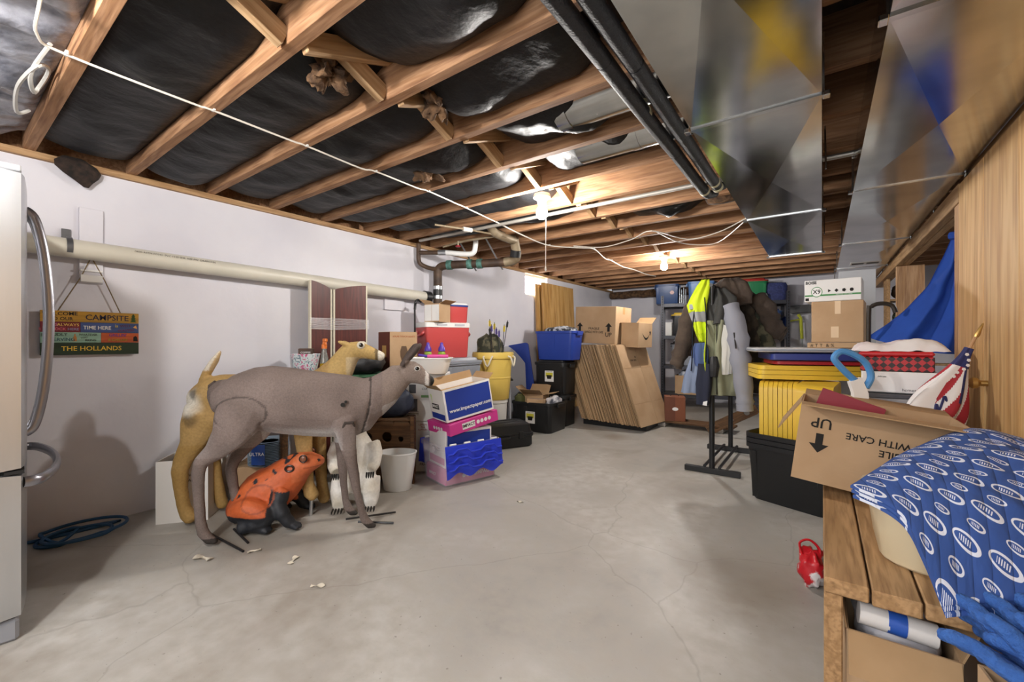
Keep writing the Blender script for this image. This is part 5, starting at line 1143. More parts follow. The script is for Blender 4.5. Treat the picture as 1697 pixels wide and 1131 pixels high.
ja = thing('brown_jacket', 'brown canvas work jacket with hood on the garment rack front', 'jacket', (-.71, 3.95, 0))
g = MB(); garment(g, [(.93, -.12, .05, .13, .10), (1.1, -.10, .04, .15, .10), (1.3, -.06, .03, .17, .10), (1.42, .0, .05, .17, .12), (1.50, .03, .08, .12, .12), (1.55, .03, .08, .05, .06)], 1); g.build('body', BRN, ja, angle=80)
sleeve([(-.14, -.06, 1.38), (-.21, -.09, 1.26), (-.25, -.11, 1.06), (-.30, -.12, .88), (-.315, -.12, .83)], [.075, .075, .068, .058, .05], 2).build('sleeve', BRN, ja, angle=80)
MB().tube([(-.315, -.12, .85), (-.32, -.12, .825)], .053, 14).build('cuff', NYL, ja)
g = MB(); garment(g, [(1.36, .13, .02, .10, .09), (1.45, .12, .02, .12, .11), (1.54, .09, .03, .11, .12), (1.58, .08, .03, .05, .06)], 4, 4); g.build('hood', BRN, ja, angle=80)
DRK = mat('dark_brown_camo', '#2E2822', .9, col2='#4A4034', nscale=10, contrast=(.45, .6), bump=.4, bscale=16)
jb = thing('dark_jacket', 'dark brown jacket with camouflage sleeve at the rack right side', 'jacket', (-.71, 4.22, 0))
g = MB(); garment(g, [(.62, .19, -.02, .14, .12), (.9, .20, -.02, .15, .12), (1.2, .18, -.02, .15, .12), (1.42, .13, -.02, .14, .11), (1.52, .08, .0, .08, .07)], 7); g.build('body', DRK, jb, angle=80)
sleeve([(.26, -.10, 1.42), (.34, -.13, 1.32), (.38, -.14, 1.20), (.44, -.14, 1.12), (.47, -.14, 1.10)], [.07, .075, .07, .06, .05], 5).build('sleeve', BRN, jb, angle=80)
sleeve([(.28, -.08, 1.30), (.33, -.10, 1.1), (.36, -.10, .92), (.37, -.10, .80)], [.06, .06, .055, .05], 6).build('sleeve', CAMO, jb, angle=80)
jc = thing('grey_jacket', 'grey and olive softshell jacket hanging at the front of the rack', 'jacket', (-.71, 3.74, 0))
SG = mat('grey_softshell', '#8C8E98', .8, bump=.25, bscale=10); OL = mat('olive_softshell', '#8A8C72', .8, bump=.25, bscale=10); CH = mat('charcoal_softshell', '#3C3C3A', .85, bump=.25, bscale=10)
g = MB(); garment(g, [(.63, .05, -.02, .115, .075), (.8, .05, -.03, .115, .08), (1.0, .05, -.03, .105, .08), (1.22, .06, -.02, .10, .075)], 3, 6); g.build('body', OL, jc, angle=80)
g = MB(); garment(g, [(1.19, .06, -.025, .105, .082), (1.3, .07, -.02, .10, .08), (1.40, .06, .0, .08, .07), (1.48, .03, .02, .03, .03)], 3, 5); g.build('yoke', CH, jc, angle=80)
sleeve([(.13, -.05, 1.33), (.18, -.08, 1.16), (.21, -.09, .92), (.235, -.09, .66), (.24, -.09, .54)], [.06, .075, .07, .062, .052], 1).build('sleeve', SG, jc, angle=80)
MB().tube([(.237, -.09, .58), (.24, -.09, .53)], .058, 14).build('cuff', SG, jc)
MB().tube([(.05, -.118, 1.2), (.05, -.122, .9), (.05, -.112, .64)], .004, 6).build('zipper', BLACKM, jc); MB().tube([(.175, -.155, 1.12), (.19, -.168, 1.0)], .005, 6).build('pocket_zipper', BLACKM, jc)
g = MB(); garment(g, [(.80, .105, -.075, .045, .045), (1.0, .12, -.08, .04, .042), (1.18, .10, -.07, .05, .045)], 8, 3, .006); g.build('side_panel', plain('pale_panel', '#C9C9C2', .8), jc, angle=80)
hv = thing('safety_vest', 'neon yellow safety vest with grey reflective bands draped over the rack', 'vest', (-.71, 3.70, 0))
NEON = mat('neon_yellow', '#D2EA1E', .7, bump=.2, bscale=12); RFL = plain('reflective_grey', '#9A9C9E', .5)
def vestp(rows, m, nm, sd): g = MB(); garment(g, rows, sd, 4, .008, 28); return g.build(nm, m, hv, angle=80)
vestp([(1.29, -.098, -.05, .062, .035), (1.345, -.105, -.05, .072, .036), (1.42, -.085, -.04, .060, .036), (1.50, -.06, -.02, .044, .03), (1.55, -.045, .0, .022, .02)], NEON, 'upper_panel', 1)
vestp([(1.21, -.082, -.052, .048, .035), (1.289, -.098, -.05, .0625, .0355)], RFL, 'reflective_band', 1); vestp([(1.115, -.070, -.052, .034, .031), (1.209, -.082, -.052, .047, .0345)], NEON, 'lower_panel', 1)
vestp([(1.05, -.062, -.05, .018, .02), (1.114, -.070, -.052, .033, .0305)], NEON, 'tail_panel', 1)
MB().tube(crom([(-.03, -.07, 1.2), (-.02, -.10, 1.08), (-.03, -.11, .95), (-.02, -.11, .80)], 4), .018, 8, flat=.4).build('strap', NEON, hv)
MB().box(-.15, -.12, -.09, -.08, 1.31, 1.35).build('badge', RFL, hv)
pn = thing('blue_overalls', 'blue and navy ski overalls with straps hung low on the rack', 'overalls', (-.71, 3.66, 0))
BL1 = mat('slate_blue_cloth', '#4A5E8E', .85, bump=.3, bscale=10); NV = mat('navy_cloth', '#23283A', .9, bump=.3, bscale=12); GB = mat('grey_blue_cloth', '#7C8AA4', .85, bump=.3, bscale=10)
def og(rows, m, nm, sd): g = MB(); garment(g, rows, sd, 4, .008, 28); return g.build(nm, m, pn, angle=80)
og([(.86, -.075, -.03, .055, .04), (.98, -.075, -.03, .058, .04), (1.04, -.07, -.03, .04, .03)], BL1, 'bib', 2)
og([(.64, -.155, -.03, .06, .045), (.78, -.14, -.03, .055, .045), (.92, -.115, -.02, .035, .035)], GB, 'leg', 3)
og([(.56, -.045, -.06, .05, .035), (.72, -.04, -.06, .06, .04), (.88, -.03, -.05, .05, .04)], NV, 'leg', 4)
for x in (-.12, -.02): MB().tube(crom([(x*.6-.03, -.02, 1.40), (x, -.06, 1.2), (x, -.075, .98), (x-.01, -.075, .82)], 4), .010, 8, flat=.4).build('strap', NV, pn)
MB().tube([(.03, -.04, .93), (.035, -.06, .86), (.03, -.06, .78)], [.03, .04, .03], 10).build('glove', NYL, pn)
MB().add([(-.035, -.1, .585), (-.005, -.1, .595), (-.01, -.1, .555), (-.04, -.1, .56)], [(0, 1, 2, 3)]).build('care_label', PRT, pn, angle=0)

# ------------------------------------------------------------------ black totes full of yellow lids
TQ = -21
def tq(x, y, z): v = Matrix.Rotation(R(TQ), 4, 'Z') @ Vector((x, y, 0)); return (-.10+v.x, 3.42+v.y, z)
for k in range(3):
    tote('black_tote', ('bottom', 'middle', 'top')[k]+' black tote of the nested stack holding yellow lids', (.52, .52, .375), tq(0, 0, .001+.034*k), TQ, BLACKP, taper=.84, ribs=2 if k == 0 else 0, group='nested black totes')
YL = mat('lid_yellow_b', '#E3BE3E', .42, col2='#DDB636', nscale=5)
lidm = MB()
lidm.loft([[(x, -.012, z+.27) for x, z, _ in rrect(.40, .54, .05, 0)], [(x, .012, z+.27) for x, z, _ in rrect(.40, .54, .05, 0)], [(x, .012, z+.27) for x, z, _ in rrect(.37, .51, .05, 0)], [(x, .003, z+.27) for x, z, _ in rrect(.34, .48, .04, 0)], [(x, .003, z+.27) for x, z, _ in rrect(.10, .2, .03, 0)]])
lidm = lidm.mesh('lid', YL)
kk = 0
for gi, (x0, n) in enumerate(((-.225, 8), (.015, 8))):
    for i in range(n):
        o = link('yellow_tote_cover', lidm, None, tq(x0+.0265*i, -.015+.006*i*(1 if gi == 0 else -1), .252-.0*gi), (0, R(2), R(TQ-72 if gi == 0 else TQ-76)))
        tag(o, 'upright yellow tote lid, %s from the coat rack side of the %s row' % (nth(i), ('first', 'second')[gi]), 'lid', 'yellow lids standing in the totes')
lh = MB().loft([rrect(.62, .42, .04, 0), rrect(.65, .45, .04, .001), rrect(.65, .45, .04, .0295), rrect(.60, .40, .04, .030), rrect(.58, .38, .04, .024)]).mesh('lid', YL)
for i in range(3):
    tag(link('yellow_tote_cover', lh, None, (-.10, 3.60, .802+.031*i), (0, 0, R(17+i*.5))), ('lowest', 'middle', 'uppermost')[i]+' of three flat yellow lids above the black totes', 'lid', 'flat yellow lids')
RDL = plain('lid_red_b', '#B5242C', .4)
tag(MB().loft([rrect(.50, .36, .04, 0), rrect(.53, .39, .04, .006), rrect(.53, .39, .04, .026), rrect(.45, .31, .04, .030)]).build('red_tote_cover', RDL, None, (-.055, 3.60, .896), (0, 0, R(15))), 'red tote lid lying on the flat yellow lids', 'lid')
tag(MB().loft([rrect(.64, .52, .03, 0), rrect(.66, .54, .03, .006), rrect(.66, .54, .03, .044), rrect(.60, .48, .03, .05)]).build('blue_tote_cover', plain('board_navy', '#27357E', .4), None, (-.02, 3.64, .927), (0, 0, R(14))), 'dark blue lid lying on the red lid', 'lid')
wt = thing('white_board', 'white folding table top lying on the dark blue lid', 'table top', (-.05, 3.68, .978), 14)
MB().loft([rrect(.80, .62, .05, .004), rrect(.82, .64, .05, .01), rrect(.82, .64, .05, .028), rrect(.80, .62, .05, .032)]).build('panel', plain('table_white', '#D2D3D6', .4), wt); MB().loft([rrect(.822, .642, .05, .012), rrect(.826, .646, .05, .018), rrect(.822, .642, .05, .024)]).build('edge_band', GRYT, wt)
TT = 1.011
fb2 = carton('flat_carton', 'thin brown carton with shipping symbols under the square carton', (.28, .26, .034), (.075, 3.52, TT), -6, tape=False); text(fb2, '# T T  & %', .028, INK, 'front', (-.06, -.1306, .016))
bx = carton('square_carton', 'plain brown carton with torn tape on the white table top', (.265, .26, .262), (.09, 3.52, TT+.036), -6, tape=False)
MB().box(-.01, .02, -.1312, -.1301, .18, .262).build('torn_tape', plain('tape_pale', '#D2B48C', .4), bx, angle=0); MB().box(-.03, .01, -.1312, -.1301, .03, .10).build('torn_tape', MATS['tape_pale'], bx, angle=0)
x9 = carton('paper_carton', 'white and green printer paper carton on top of square carton', (.385, .26, .168), (.066, 3.54, TT+.300), -6, m=PRT, tape=False); x9.scale = (.76, 1, .84)
GRN2 = plain('print_green', '#3F8A4A', .6)
text(x9, 'BOISE', .030, INK, 'front', (-.145, -.1308, .147), bold=.03); MB().box(-.19, .19, -.1308, -.1301, .042, .054).build('green_stripe', GRN2, x9, angle=0)
MB().lathe([(.040, 0), (.040, .001)], 24).build('badge_ring', GRN2, x9, (-.105, -.1305, .075), (R(90), 0, 0)); MB().lathe([(.035, 0), (.035, .001)], 24).build('badge', WHITEP, x9, (-.105, -.1312, .075), (R(90), 0, 0)); text(x9, 'X9', .045, INK, 'front', (-.105, -.1325, .075), bold=.02)
text(x9, 'MULTI-USE COPY PAPER', .010, PRT, 'front', (.08, -.1314, .048)); MB().box(-.185, -.16, -.1308, -.1301, .010, .03).build('label_print', INK, x9, angle=0)
for k in range(4): MB().lathe([(.014, 0), (.014, .001)], 3+k).build('symbol_print', INK, x9, (-.02+.05*k, -.1305, .08), (R(90), 0, 0))
tag(MB().box(-.0+.11, .34, 4.35, 4.37, 0, 1.62, b=.003).build('foam_board', plain('pale_board', '#C6C8CC', .7)), 'large pale grey board standing behind the paper carton', 'board')

# ------------------------------------------------------------------ doorway and right hand pile
tbl = thing('work_table', 'wooden work table under the papers beside the pine partition', 'table', (.30, 2.78, 0))
MB().box(-.22, .235, -.34, .42, .595, .62, b=.003).build('table_top', BENCH, tbl)
for x in (-.19, .20):
    for y in (-.31, .39): MB().box(x-.02, x+.02, y-.02, y+.02, 0, .595).build('leg', BENCH, tbl, angle=0)
MAGS = plain('magazine_grey', '#C6C6C8', .4)
for i in range(9):
    tag(MB().box(-.13, .15, -.105, .105, 0, .0195, b=.003).build('magazine', mat('magazine_%d' % (i % 3), ('#C8C8CA', '#9A9A9E', '#55565C')[i % 3], .35), None, (.265+.006*math.sin(i*2.1), 2.74, .621+.0209*i), (0, 0, R(3*math.sin(i*1.7)))), 'magazine, %s from the bottom of the stack under the white box' % nth(i), 'magazine', 'magazines in the stack')
wx = carton('white_gift_box', 'white printed box on the magazine stack', (.27, .20, .098), (.295, 2.76, .812), -3, m=plain('white_gloss', '#ECECEC', .4), tape=False)
text(wx, 'homestead', .018, INK, 'front', (.05, -.1006, .015)); text(wx, 'delicate', .010, INK, 'front', (-.06, -.1006, .075))
def plaid():
    m = bpy.data.materials.new('buffalo_plaid'); m.use_nodes = True; nt = m.node_tree; N = nt.nodes; L = nt.links; b = N['Principled BSDF']
    tc = N.new('ShaderNodeTexCoord'); mp = N.new('ShaderNodeMapping'); mp.inputs['Rotation'].default_value = (0, R(45), 0); L.new(tc.outputs['Object'], mp.inputs[0])
    ck = N.new('ShaderNodeTexChecker'); ck.inputs['Scale'].default_value = 48; ck.inputs['Color1'].default_value = lin('#B3222A'); ck.inputs['Color2'].default_value = lin('#2A1012'); L.new(mp.outputs[0], ck.inputs[0]); L.new(ck.outputs[0], b.inputs['Base Color']); b.inputs['Roughness'].default_value = .5
    return m
pd_ = carton('plaid_box', 'red and black plaid gift box under folded cloths', (.26, .19, .07), (.285, 2.76, .911), -3, m=plaid(), tape=False)
tag(MB().box(-.135, .13, -.10, .10, 0, .022, b=.008).build('red_folder', plain('folder_red', '#C02A30', .4), None, (.285, 2.765, .982), (0, 0, R(-2))), 'red folder lying on the plaid gift box', 'folder')
def sheet_cloth(name, label, cat, loc, w_, d_, h_, m, seed, rz=0):
    t = thing(name, label, cat, loc, rz)
    def fn(u, v): 
        x = (u-.5)*w_; y = (v-.5)*d_; e = min(u, 1-u, v, 1-v)
        return (x, y, h_*min(1, e*6)**.6*(.75+.5*noise.noise(Vector((x*9+seed, y*9, 0)))) + .008*noise.noise(Vector((x*26+seed, y*26, 3))))
    MB().grid(fn, 26, 20).grid(lambda u, v: ((u-.5)*w_, (v-.5)*d_, 0), 2, 2).build('cloth', m, t, angle=80); return t
sheet_cloth('folded_cloth', 'pale pink and white cloth folded on the red folder', 'cloth', (.30, 2.84, 1.006), .34, .30, .06, mat('pink_white_cloth', '#E2CFD2', .9, col2='#E6E4E4', nscale=3, bump=.3, bscale=12), 2)
# grey paper stack at left of the handle
for i in range(4):
    tag(MB().box(-.11, .11, -.09, .09, 0, .022, b=.003).build('binder', mat('binder_%d' % (i % 2), ('#6A6C72', '#8E9096')[i % 2], .4), None, (.10+.004*i, 3.03, .621+.023*i), (0, 0, R(2*math.sin(i*3.1)))), 'grey binder, %s from the bottom of the low stack by the blue handle' % nth(i), 'binder', 'grey binders')
# blue handled white stem (toy push handle)
bh = thing('blue_handle_stand', 'white curved stand with light blue loop handle beside the magazines', 'handle', (.13, 2.46, .621), 20)
LB = plain('light_blue_plastic', '#4E8FCB', .35)
MB().prism([(-.045, 0), (.035, 0), (.04, .10), (.035, .20), (.01, .27), (-.035, .25), (-.02, .20), (-.02, .12), (-.035, .06)], -.015, .015).build('stem', WHITEP, bh)
lp = [(.03, 0, .225), (.05, 0, .275), (.03, 0, .335), (-.02, 0, .375), (-.065, 0, .385), (-.09, 0, .355), (-.065, 0, .315), (-.02, 0, .265), (.03, 0, .225)]
MB().tube(crom(lp, 5), .014, 10).build('loop_handle', LB, bh)
for z in (.03, .10, .17): MB().lathe([(.005, 0), (.005, .002)], 8).build('screw', INK, bh, (.015, -.0155, z), (R(90), 0, 0))
# dark framed easel stand and lamp post near the cloth
ea = thing('metal_arch', 'dark metal arch handle standing behind the light blue handle', 'handle', (.285, 3.30, 0))
MB().tube(crom([(-.06, 0, 0), (-.06, 0, .6), (-.06, 0, 1.20), (-.045, 0, 1.26), (0, 0, 1.275), (.045, 0, 1.26), (.06, 0, 1.22)], 5), .012, 8).build('tube', plain('dark_tube', '#3A3632', .4, metal=.5), ea)
# blue fabric hanging from the post
BF = mat('royal_blue_fabric', '#1C4AA6', .85, col2='#173F94', nscale=5, bump=.25, bscale=25)
bt_ = thing('blue_cloth', 'royal blue cloth hanging from the post and spreading over the boxes', 'cloth', (.60, 3.22, 0))
topz, = (1.66,)
def bf(u, v):
    # u 0..1 left to right, v 0 top .. 1 bottom
    L0 = Vector((-.015, .08, 1.66)); R0 = Vector((.045, .06, 1.665)); L1 = Vector((-.375, .10, 1.08)); R1 = Vector((.02, .02, .985))
    a = L0*(1-v)+L1*v; b_ = R0*(1-v)+R1*v; p = a*(1-u)+b_*u
    p.x -= .045*math.sin(math.pi*v)*(1-u)*-1.0
    p.z -= .03*math.sin(math.pi*u)*v + .05*math.sin(math.pi*v)*(1-u)
    fold = (.012+.03*v)*math.sin(u*13+1.0*v)*(.4+.6*v); p.y += fold - .06*v*math.sin(math.pi*u); p.x += .01*noise.noise(Vector((u*6, v*6, 1)))
    return tuple(p)
MB().grid(bf, 48, 40).grid(lambda u, v: tuple(Vector(bf(u, v))+Vector((.002, .004, 0))), 48, 40).build('drape', BF, bt_, angle=80)
MB().tube(crom([(-.03, .08, 1.63), (.01, .05, 1.625), (.05, .06, 1.635)], 4), .022, 8).build('knot', BF, bt_)
MB().tube([(.02, .0, 1.68), (.02, .07, 1.675), (.02, .08, 1.70)], .005, 6).build('hook', GREYM, bt_)
# things seen through the doorway
dv_ = thing('tall_shelf', 'cluttered wooden shelf seen past the farther post', 'shelf', (.58, 6.4, 0))
for x in (0, .62): MB().box(x, x+.03, -.15, .15, 0, 1.75, b=.003).build('side_board', BENCH, dv_)
for z in (.3, .8, 1.2, 1.5): MB().box(.031, .619, -.15, .15, z, z+.02).build('shelf_board', BENCH, dv_, angle=0)
blob('brown_hat', 'brown cap hung on top of the shelf past the post', 'hat', (.72, 6.36, 1.52), (.09, .10, .08), mat('cap_brown', '#3C2C22', .9), 3)
blob('teal_camo_bag', 'teal and camouflage bag on the shelf past the post', 'bag', (.76, 6.36, 1.22), (.12, .11, .12), mat('teal_camo', '#8FB8AE', .9, col2='#3A3E30', nscale=16, contrast=(.45, .55)), 5)
blob('camo_pack', 'black and white camouflage pack on the lower shelf past the post', 'bag', (.76, 6.36, .82), (.13, .12, .16), mat('bw_camo', '#B8B8AA', .9, col2='#2A2C26', nscale=16, contrast=(.45, .55)), 6)

# UP carton tilted on the bench
ub = carton('upturned_carton', 'large tilted brown carton with upside down fragile print beside the blanket', (.475, .31, .305), (.135, 2.19, .485), 0, ry=7, flaps=(2, 4, -62, None), lip=.45)
up_arrow(ub, .075, (-.165, -.1562, .155), rot=180); text(ub, 'UP', .055, INK, 'front', (-.165, -.1562, .235), rot=180, bold=.012)
text(ub, 'HANDLE WITH CARE', .034, INK, 'front', (.075, -.1562, .205), rot=180, bold=.012); text(ub, 'FRAGILE', .034, INK, 'front', (.075, -.1562, .165), rot=180, bold=.012)
cbn = thing('crimson_binder', 'crimson binder poking out of the tilted brown carton', 'binder', (.022, 2.30, .5775), 0, ry=20)
MB().box(-.11, .11, -.016, -.013, 0, .25).box(-.11, .11, .013, .016, 0, .25).box(-.11, -.107, -.013, .013, 0, .25).build('cover', plain('binder_crimson', '#8E1E30', .5), cbn, angle=0); MB().box(-.105, .10, -.011, .011, .005, .243).build('pages', PRT, cbn, angle=0)
# flag
fg = thing('american_flag', 'furled American flag on a wooden stick beside the pine boards', 'flag', (.335, 2.50, .625), 12, ry=22, rx=0)
MB().tube([(0, 0, 0), (0, 0, .50)], .006, 8).build('stick', POST, fg); MB().lathe([(.008, .48), (.010, .49), (.003, .54)], 10).build('finial', plain('brass', '#B8965A', .3, metal=.8), fg)
FRD, FWH, FBL = plain('flag_red', '#A52A34', .8), plain('flag_white', '#E2DEDC', .8), plain('flag_blue', '#2A2E5E', .8)
fm = MB(); seg = 144; rows = 110; vv = []; 
for j in range(rows+1):
    t = j/rows; z = .43-.41*t; r = .016+.085*sst(0, .75, t)-.02*sst(.8, 1, t)
    for k in range(seg):
        a = 2*math.pi*k/seg; rr = r*(1+.16*math.sin(a*5+t*3)); vv.append((rr*math.cos(a)*.9, rr*.6*math.sin(a), z))
ff = []; mi = []
for j in range(rows):
    for k in range(seg):
        q = (k+1) % seg; ff.append((j*seg+k, j*seg+q, (j+1)*seg+q, (j+1)*seg+k))
        t = j/rows; s_ = ((k/seg)*48 + t*13) % 48; a_ = (k/seg)
        mi.append(2 if t < .20 or (t < .55 and .80 < a_ < .90) else (1 if .50 < a_ < .65+.04*t else (0 if int(s_/3.4) % 2 else 1)))
fm.v = vv; fm.f = [list(x) for x in ff]; fm.m = mi
fm.build('flag_cloth', [FRD, FWH, FBL], fg, angle=80)
MB().tube(crom([(-.052, -.045, .07), (-.062, -.052, .11), (-.040, -.058, .13), (-.048, -.056, .09), (-.022, -.060, .12), (-.030, -.056, .17), (-.012, -.056, .15), (-.016, -.050, .21), (.0, -.050, .19)], 5), .0045, 6).build('script_print', FBL, fg)
for k in range(6): MB().lathe([(.007, 0), (.007, .0015)], 5).build('star', FWH, fg, (.012*math.cos(k*1.1-2.2), -.024-.003*(k % 2), .40-.02*k), (R(80), 0, 0))
# small brass knob on the panel
MB().lathe([(.012, 0), (.012, .02), (.022, .03), (.024, .045), (.014, .055)], 16).build('brass_knob', MATS['brass'], part_w, (-.001, 2.56, .88), (0, R(-90), 0))

# wooden bench / crate
bc = thing('wooden_bench', 'low rough wooden bench in the right foreground', 'bench', (0, 0, 0))
ZB = .46
for (x0, x1) in ((.004, .092), (.097, .185), (.19, .278), (.283, .371), (.376, .464), (.469, .535)):
    MB().box(x0, x1, 1.33+.006*math.sin(x0*50), 2.36, ZB-.038, ZB, b=.003).build('top_plank', BENCH, bc)
MB().box(.004, .042, 1.335, 1.375, 0, ZB-.039, b=.003).build('leg', BENCH, bc); MB().box(.004, .042, 2.31, 2.35, 0, ZB-.039, b=.003).build('leg', BENCH, bc); MB().box(.495, .533, 1.335, 1.375, 0, ZB-.039, b=.003).build('leg', BENCH, bc); MB().box(.495, .533, 2.31, 2.35, 0, ZB-.039, b=.003).build('leg', BENCH, bc)
MB().box(.006, .030, 1.376, 2.309, ZB-.14, ZB-.039, b=.003).build('side_rail', BENCH, bc)
# carton under the bench and its contents
ug = carton('stored_carton', 'worn brown carton with black lettering under the bench', (.205, .30, .335), (.152, 1.505, .0), 0, flaps=(-62, None, 82, 70), lip=.32)
text(ug, 'Contents: Gr\n8 oz or 2lb\nNet Weight', .014, INK, 'front', (-.055, -.1508, .285))
blob('plastic_parcel', 'clear wrapped parcel with blue label in the worn brown carton', 'parcel', (.152, 1.51, .25), (.085, .12, .06), mat('parcel_clear', '#C8C8CE', .2, col2='#A8A6AC', nscale=5, bump=.7, bscale=18), 4)
tag(MB().tube([(.075, 1.40, .365), (.22, 1.41, .352)], .027, 16).build('rolled_poster', mat('roll_white', '#D8D6D4', .5)), 'white roll with blue band lying in the worn brown carton', 'roll')
MB().tube([(.130, 1.4045, .3602), (.165, 1.4065, .3572)], .0277, 16).build('blue_band', plain('band_royal', '#2A58B4', .4), bpy.data.objects['rolled_poster'])
# beige tub with jars
tubt = thing('beige_tub', 'beige plastic dish tub on the bench under the blanket', 'tub', (.295, 1.665, ZB+.001), 0)
BEI = plain('beige_plastic', '#CDBE9E', .38)
MB().loft([rrect(.32, .36, .09, 0), rrect(.33, .37, .09, .006), rrect(.365, .40, .10, .14), rrect(.39, .425, .11, .142), rrect(.39, .425, .11, .152), rrect(.36, .395, .10, .150), rrect(.31, .35, .09, .01)], ).build('body', BEI, tubt)
for i, (x, y) in enumerate(((.205, 1.62), (.245, 1.555), (.215, 1.71))):
    j = thing('glass_jar', 'glass jar with metal lid inside the beige tub, %s' % ('middle', 'nearest', 'farthest')[i], 'jar', (x, y, ZB+.012), 0, 'jars in the tub')
    MB().lathe([(.033, 0), (.036, .006), (.036, .085), (.03, .10)], 18).build('glass', GLS, j); MB().lathe([(.034, .10), (.034, .116), (.028, .118)], 18).build('lid', plain('jar_lid', '#8E8A82', .3, metal=.7), j)
# moving blanket
def logo_blanket():
    m = bpy.data.materials.new('printed_quilt'); m.use_nodes = True; nt = m.node_tree; N = nt.nodes; L = nt.links; b = N['Principled BSDF']
    uvn = N.new('ShaderNodeUVMap'); uvn.uv_map = 'UVMap'; sep = N.new('ShaderNodeSeparateXYZ'); L.new(uvn.outputs[0], sep.inputs[0])
    def ma(op, a, b_=None, c=None):
        n = N.new('ShaderNodeMath'); n.operation = op
        for i, q in enumerate((a, b_, c)):
            if q is None: continue
            if isinstance(q, (int, float)): n.inputs[i].default_value = q
            else: L.new(q, n.inputs[i])
        return n.outputs[0]
    U, V = sep.outputs[0], sep.outputs[1]
    row = ma('FLOOR', V); odd = ma('MODULO', ma('ABSOLUTE', row), 2.0)
    uu = ma('ADD', U, ma('MULTIPLY', row, 0.37))
    x = ma('SUBTRACT', ma('FRACT', uu), .5); y = ma('SUBTRACT', ma('FRACT', V), .5)
    def oval(dx, sz, ang):
        xx = ma('SUBTRACT', x, dx); ca, sa = math.cos(ang), math.sin(ang)
        a = ma('ADD', ma('MULTIPLY', xx, ca), ma('MULTIPLY', y, sa*1.0)); c = ma('SUBTRACT', ma('MULTIPLY', y, ca), ma('MULTIPLY', xx, sa))
        d = ma('SQRT', ma('ADD', ma('POWER', ma('DIVIDE', a, .50*sz), 2), ma('POWER', ma('DIVIDE', c, .155*sz), 2)))
        a2 = ma('ADD', a, .03*sz); d2 = ma('SQRT', ma('ADD', ma('POWER', ma('DIVIDE', a2, .40*sz), 2), ma('POWER', ma('DIVIDE', c, .105*sz), 2)))
        ringm = ma('MULTIPLY', ma('LESS_THAN', d, 1.0), ma('GREATER_THAN', d2, 1.0))
        bars = ma('MULTIPLY', ma('GREATER_THAN', ma('FRACT', ma('MULTIPLY', a, 13/sz)), .5), ma('MULTIPLY', ma('LESS_THAN', ma('ABSOLUTE', c), .055*sz), ma('LESS_THAN', ma('ABSOLUTE', a2), .22*sz)))
        return ma('MAXIMUM', ringm, bars)
    mask = ma('MAXIMUM', oval(-.20, 1.0, 1.12), oval(.27, .62, 1.12))
    mx = N.new('ShaderNodeMix'); mx.data_type = 'RGBA'; L.new(mask, mx.inputs['Factor']); mx.inputs['A'].default_value = lin('#2F4F92'); mx.inputs['B'].default_value = lin('#D2D8E6')
    L.new(mx.outputs['Result'], b.inputs['Base Color']); b.inputs['Roughness'].default_value = .9
    # quilting lines
    qv = ma('ABSOLUTE', ma('SINE', ma('MULTIPLY', ma('ADD', U, ma('MULTIPLY', V, .8)), 4.2))); qh = ma('POWER', qv, .35)
    nz = N.new('ShaderNodeTexNoise'); nz.inputs['Scale'].default_value = 3; L.new(uvn.outputs[0], nz.inputs['Vector'])
    bp = N.new('ShaderNodeBump'); bp.inputs['Strength'].default_value = .7; bp.inputs['Distance'].default_value = .006; L.new(ma('ADD', qh, nz.outputs['Fac']), bp.inputs['Height']); L.new(bp.outputs[0], b.inputs['Normal'])
    return m
QM = logo_blanket()
bq = thing('moving_blanket', 'blue quilted moving blanket printed with white ovals over the bench', 'blanket', (0, 0, 0))
LE = crom([(.066, 1.56, .640), (.115, 1.50, .638), (.158, 1.42, .628), (.180, 1.33, .585), (.205, 1.25, .505)], 6)   # left edge back to front
RE = crom([(.525, 2.00, .745), (.526, 1.85, .74), (.527, 1.70, .71), (.528, 1.48, .665), (.528, 1.28, .565)], 6)
BE = crom([(.066, 1.56, .640), (.14, 1.70, .672), (.215, 1.82, .705), (.33, 1.95, .748), (.42, 2.02, .770), (.525, 2.00, .745)], 6)
FE = crom([(.205, 1.25, .505), (.28, 1.285, .525), (.37, 1.315, .545), (.46, 1.30, .555), (.528, 1.28, .565)], 6)
def ev(P, t): q = t*(len(P)-1); i = int(min(q, len(P)-2)); return P[i]*(1-(q-i))+P[i+1]*(q-i)
def coons(u, v):
    c = ev(BE, u)*(1-v)+ev(FE, u)*v + ev(LE, v)*(1-u)+ev(RE, v)*u - (BE[0]*(1-u)*(1-v)+BE[-1]*u*(1-v)+FE[0]*(1-u)*v+FE[-1]*u*v)
    c = c.copy(); e = min(1, 5*min(u+.02, 1-u+.02, v+.05, 1-v+.05)); c.z += .034*math.sin(math.pi*u)*math.sin(math.pi*v)**.7 + e*(.016*noise.noise(Vector((c.x*8, c.y*8, 2)))+.007*noise.noise(Vector((c.x*22, c.y*22, 5))))
    return c
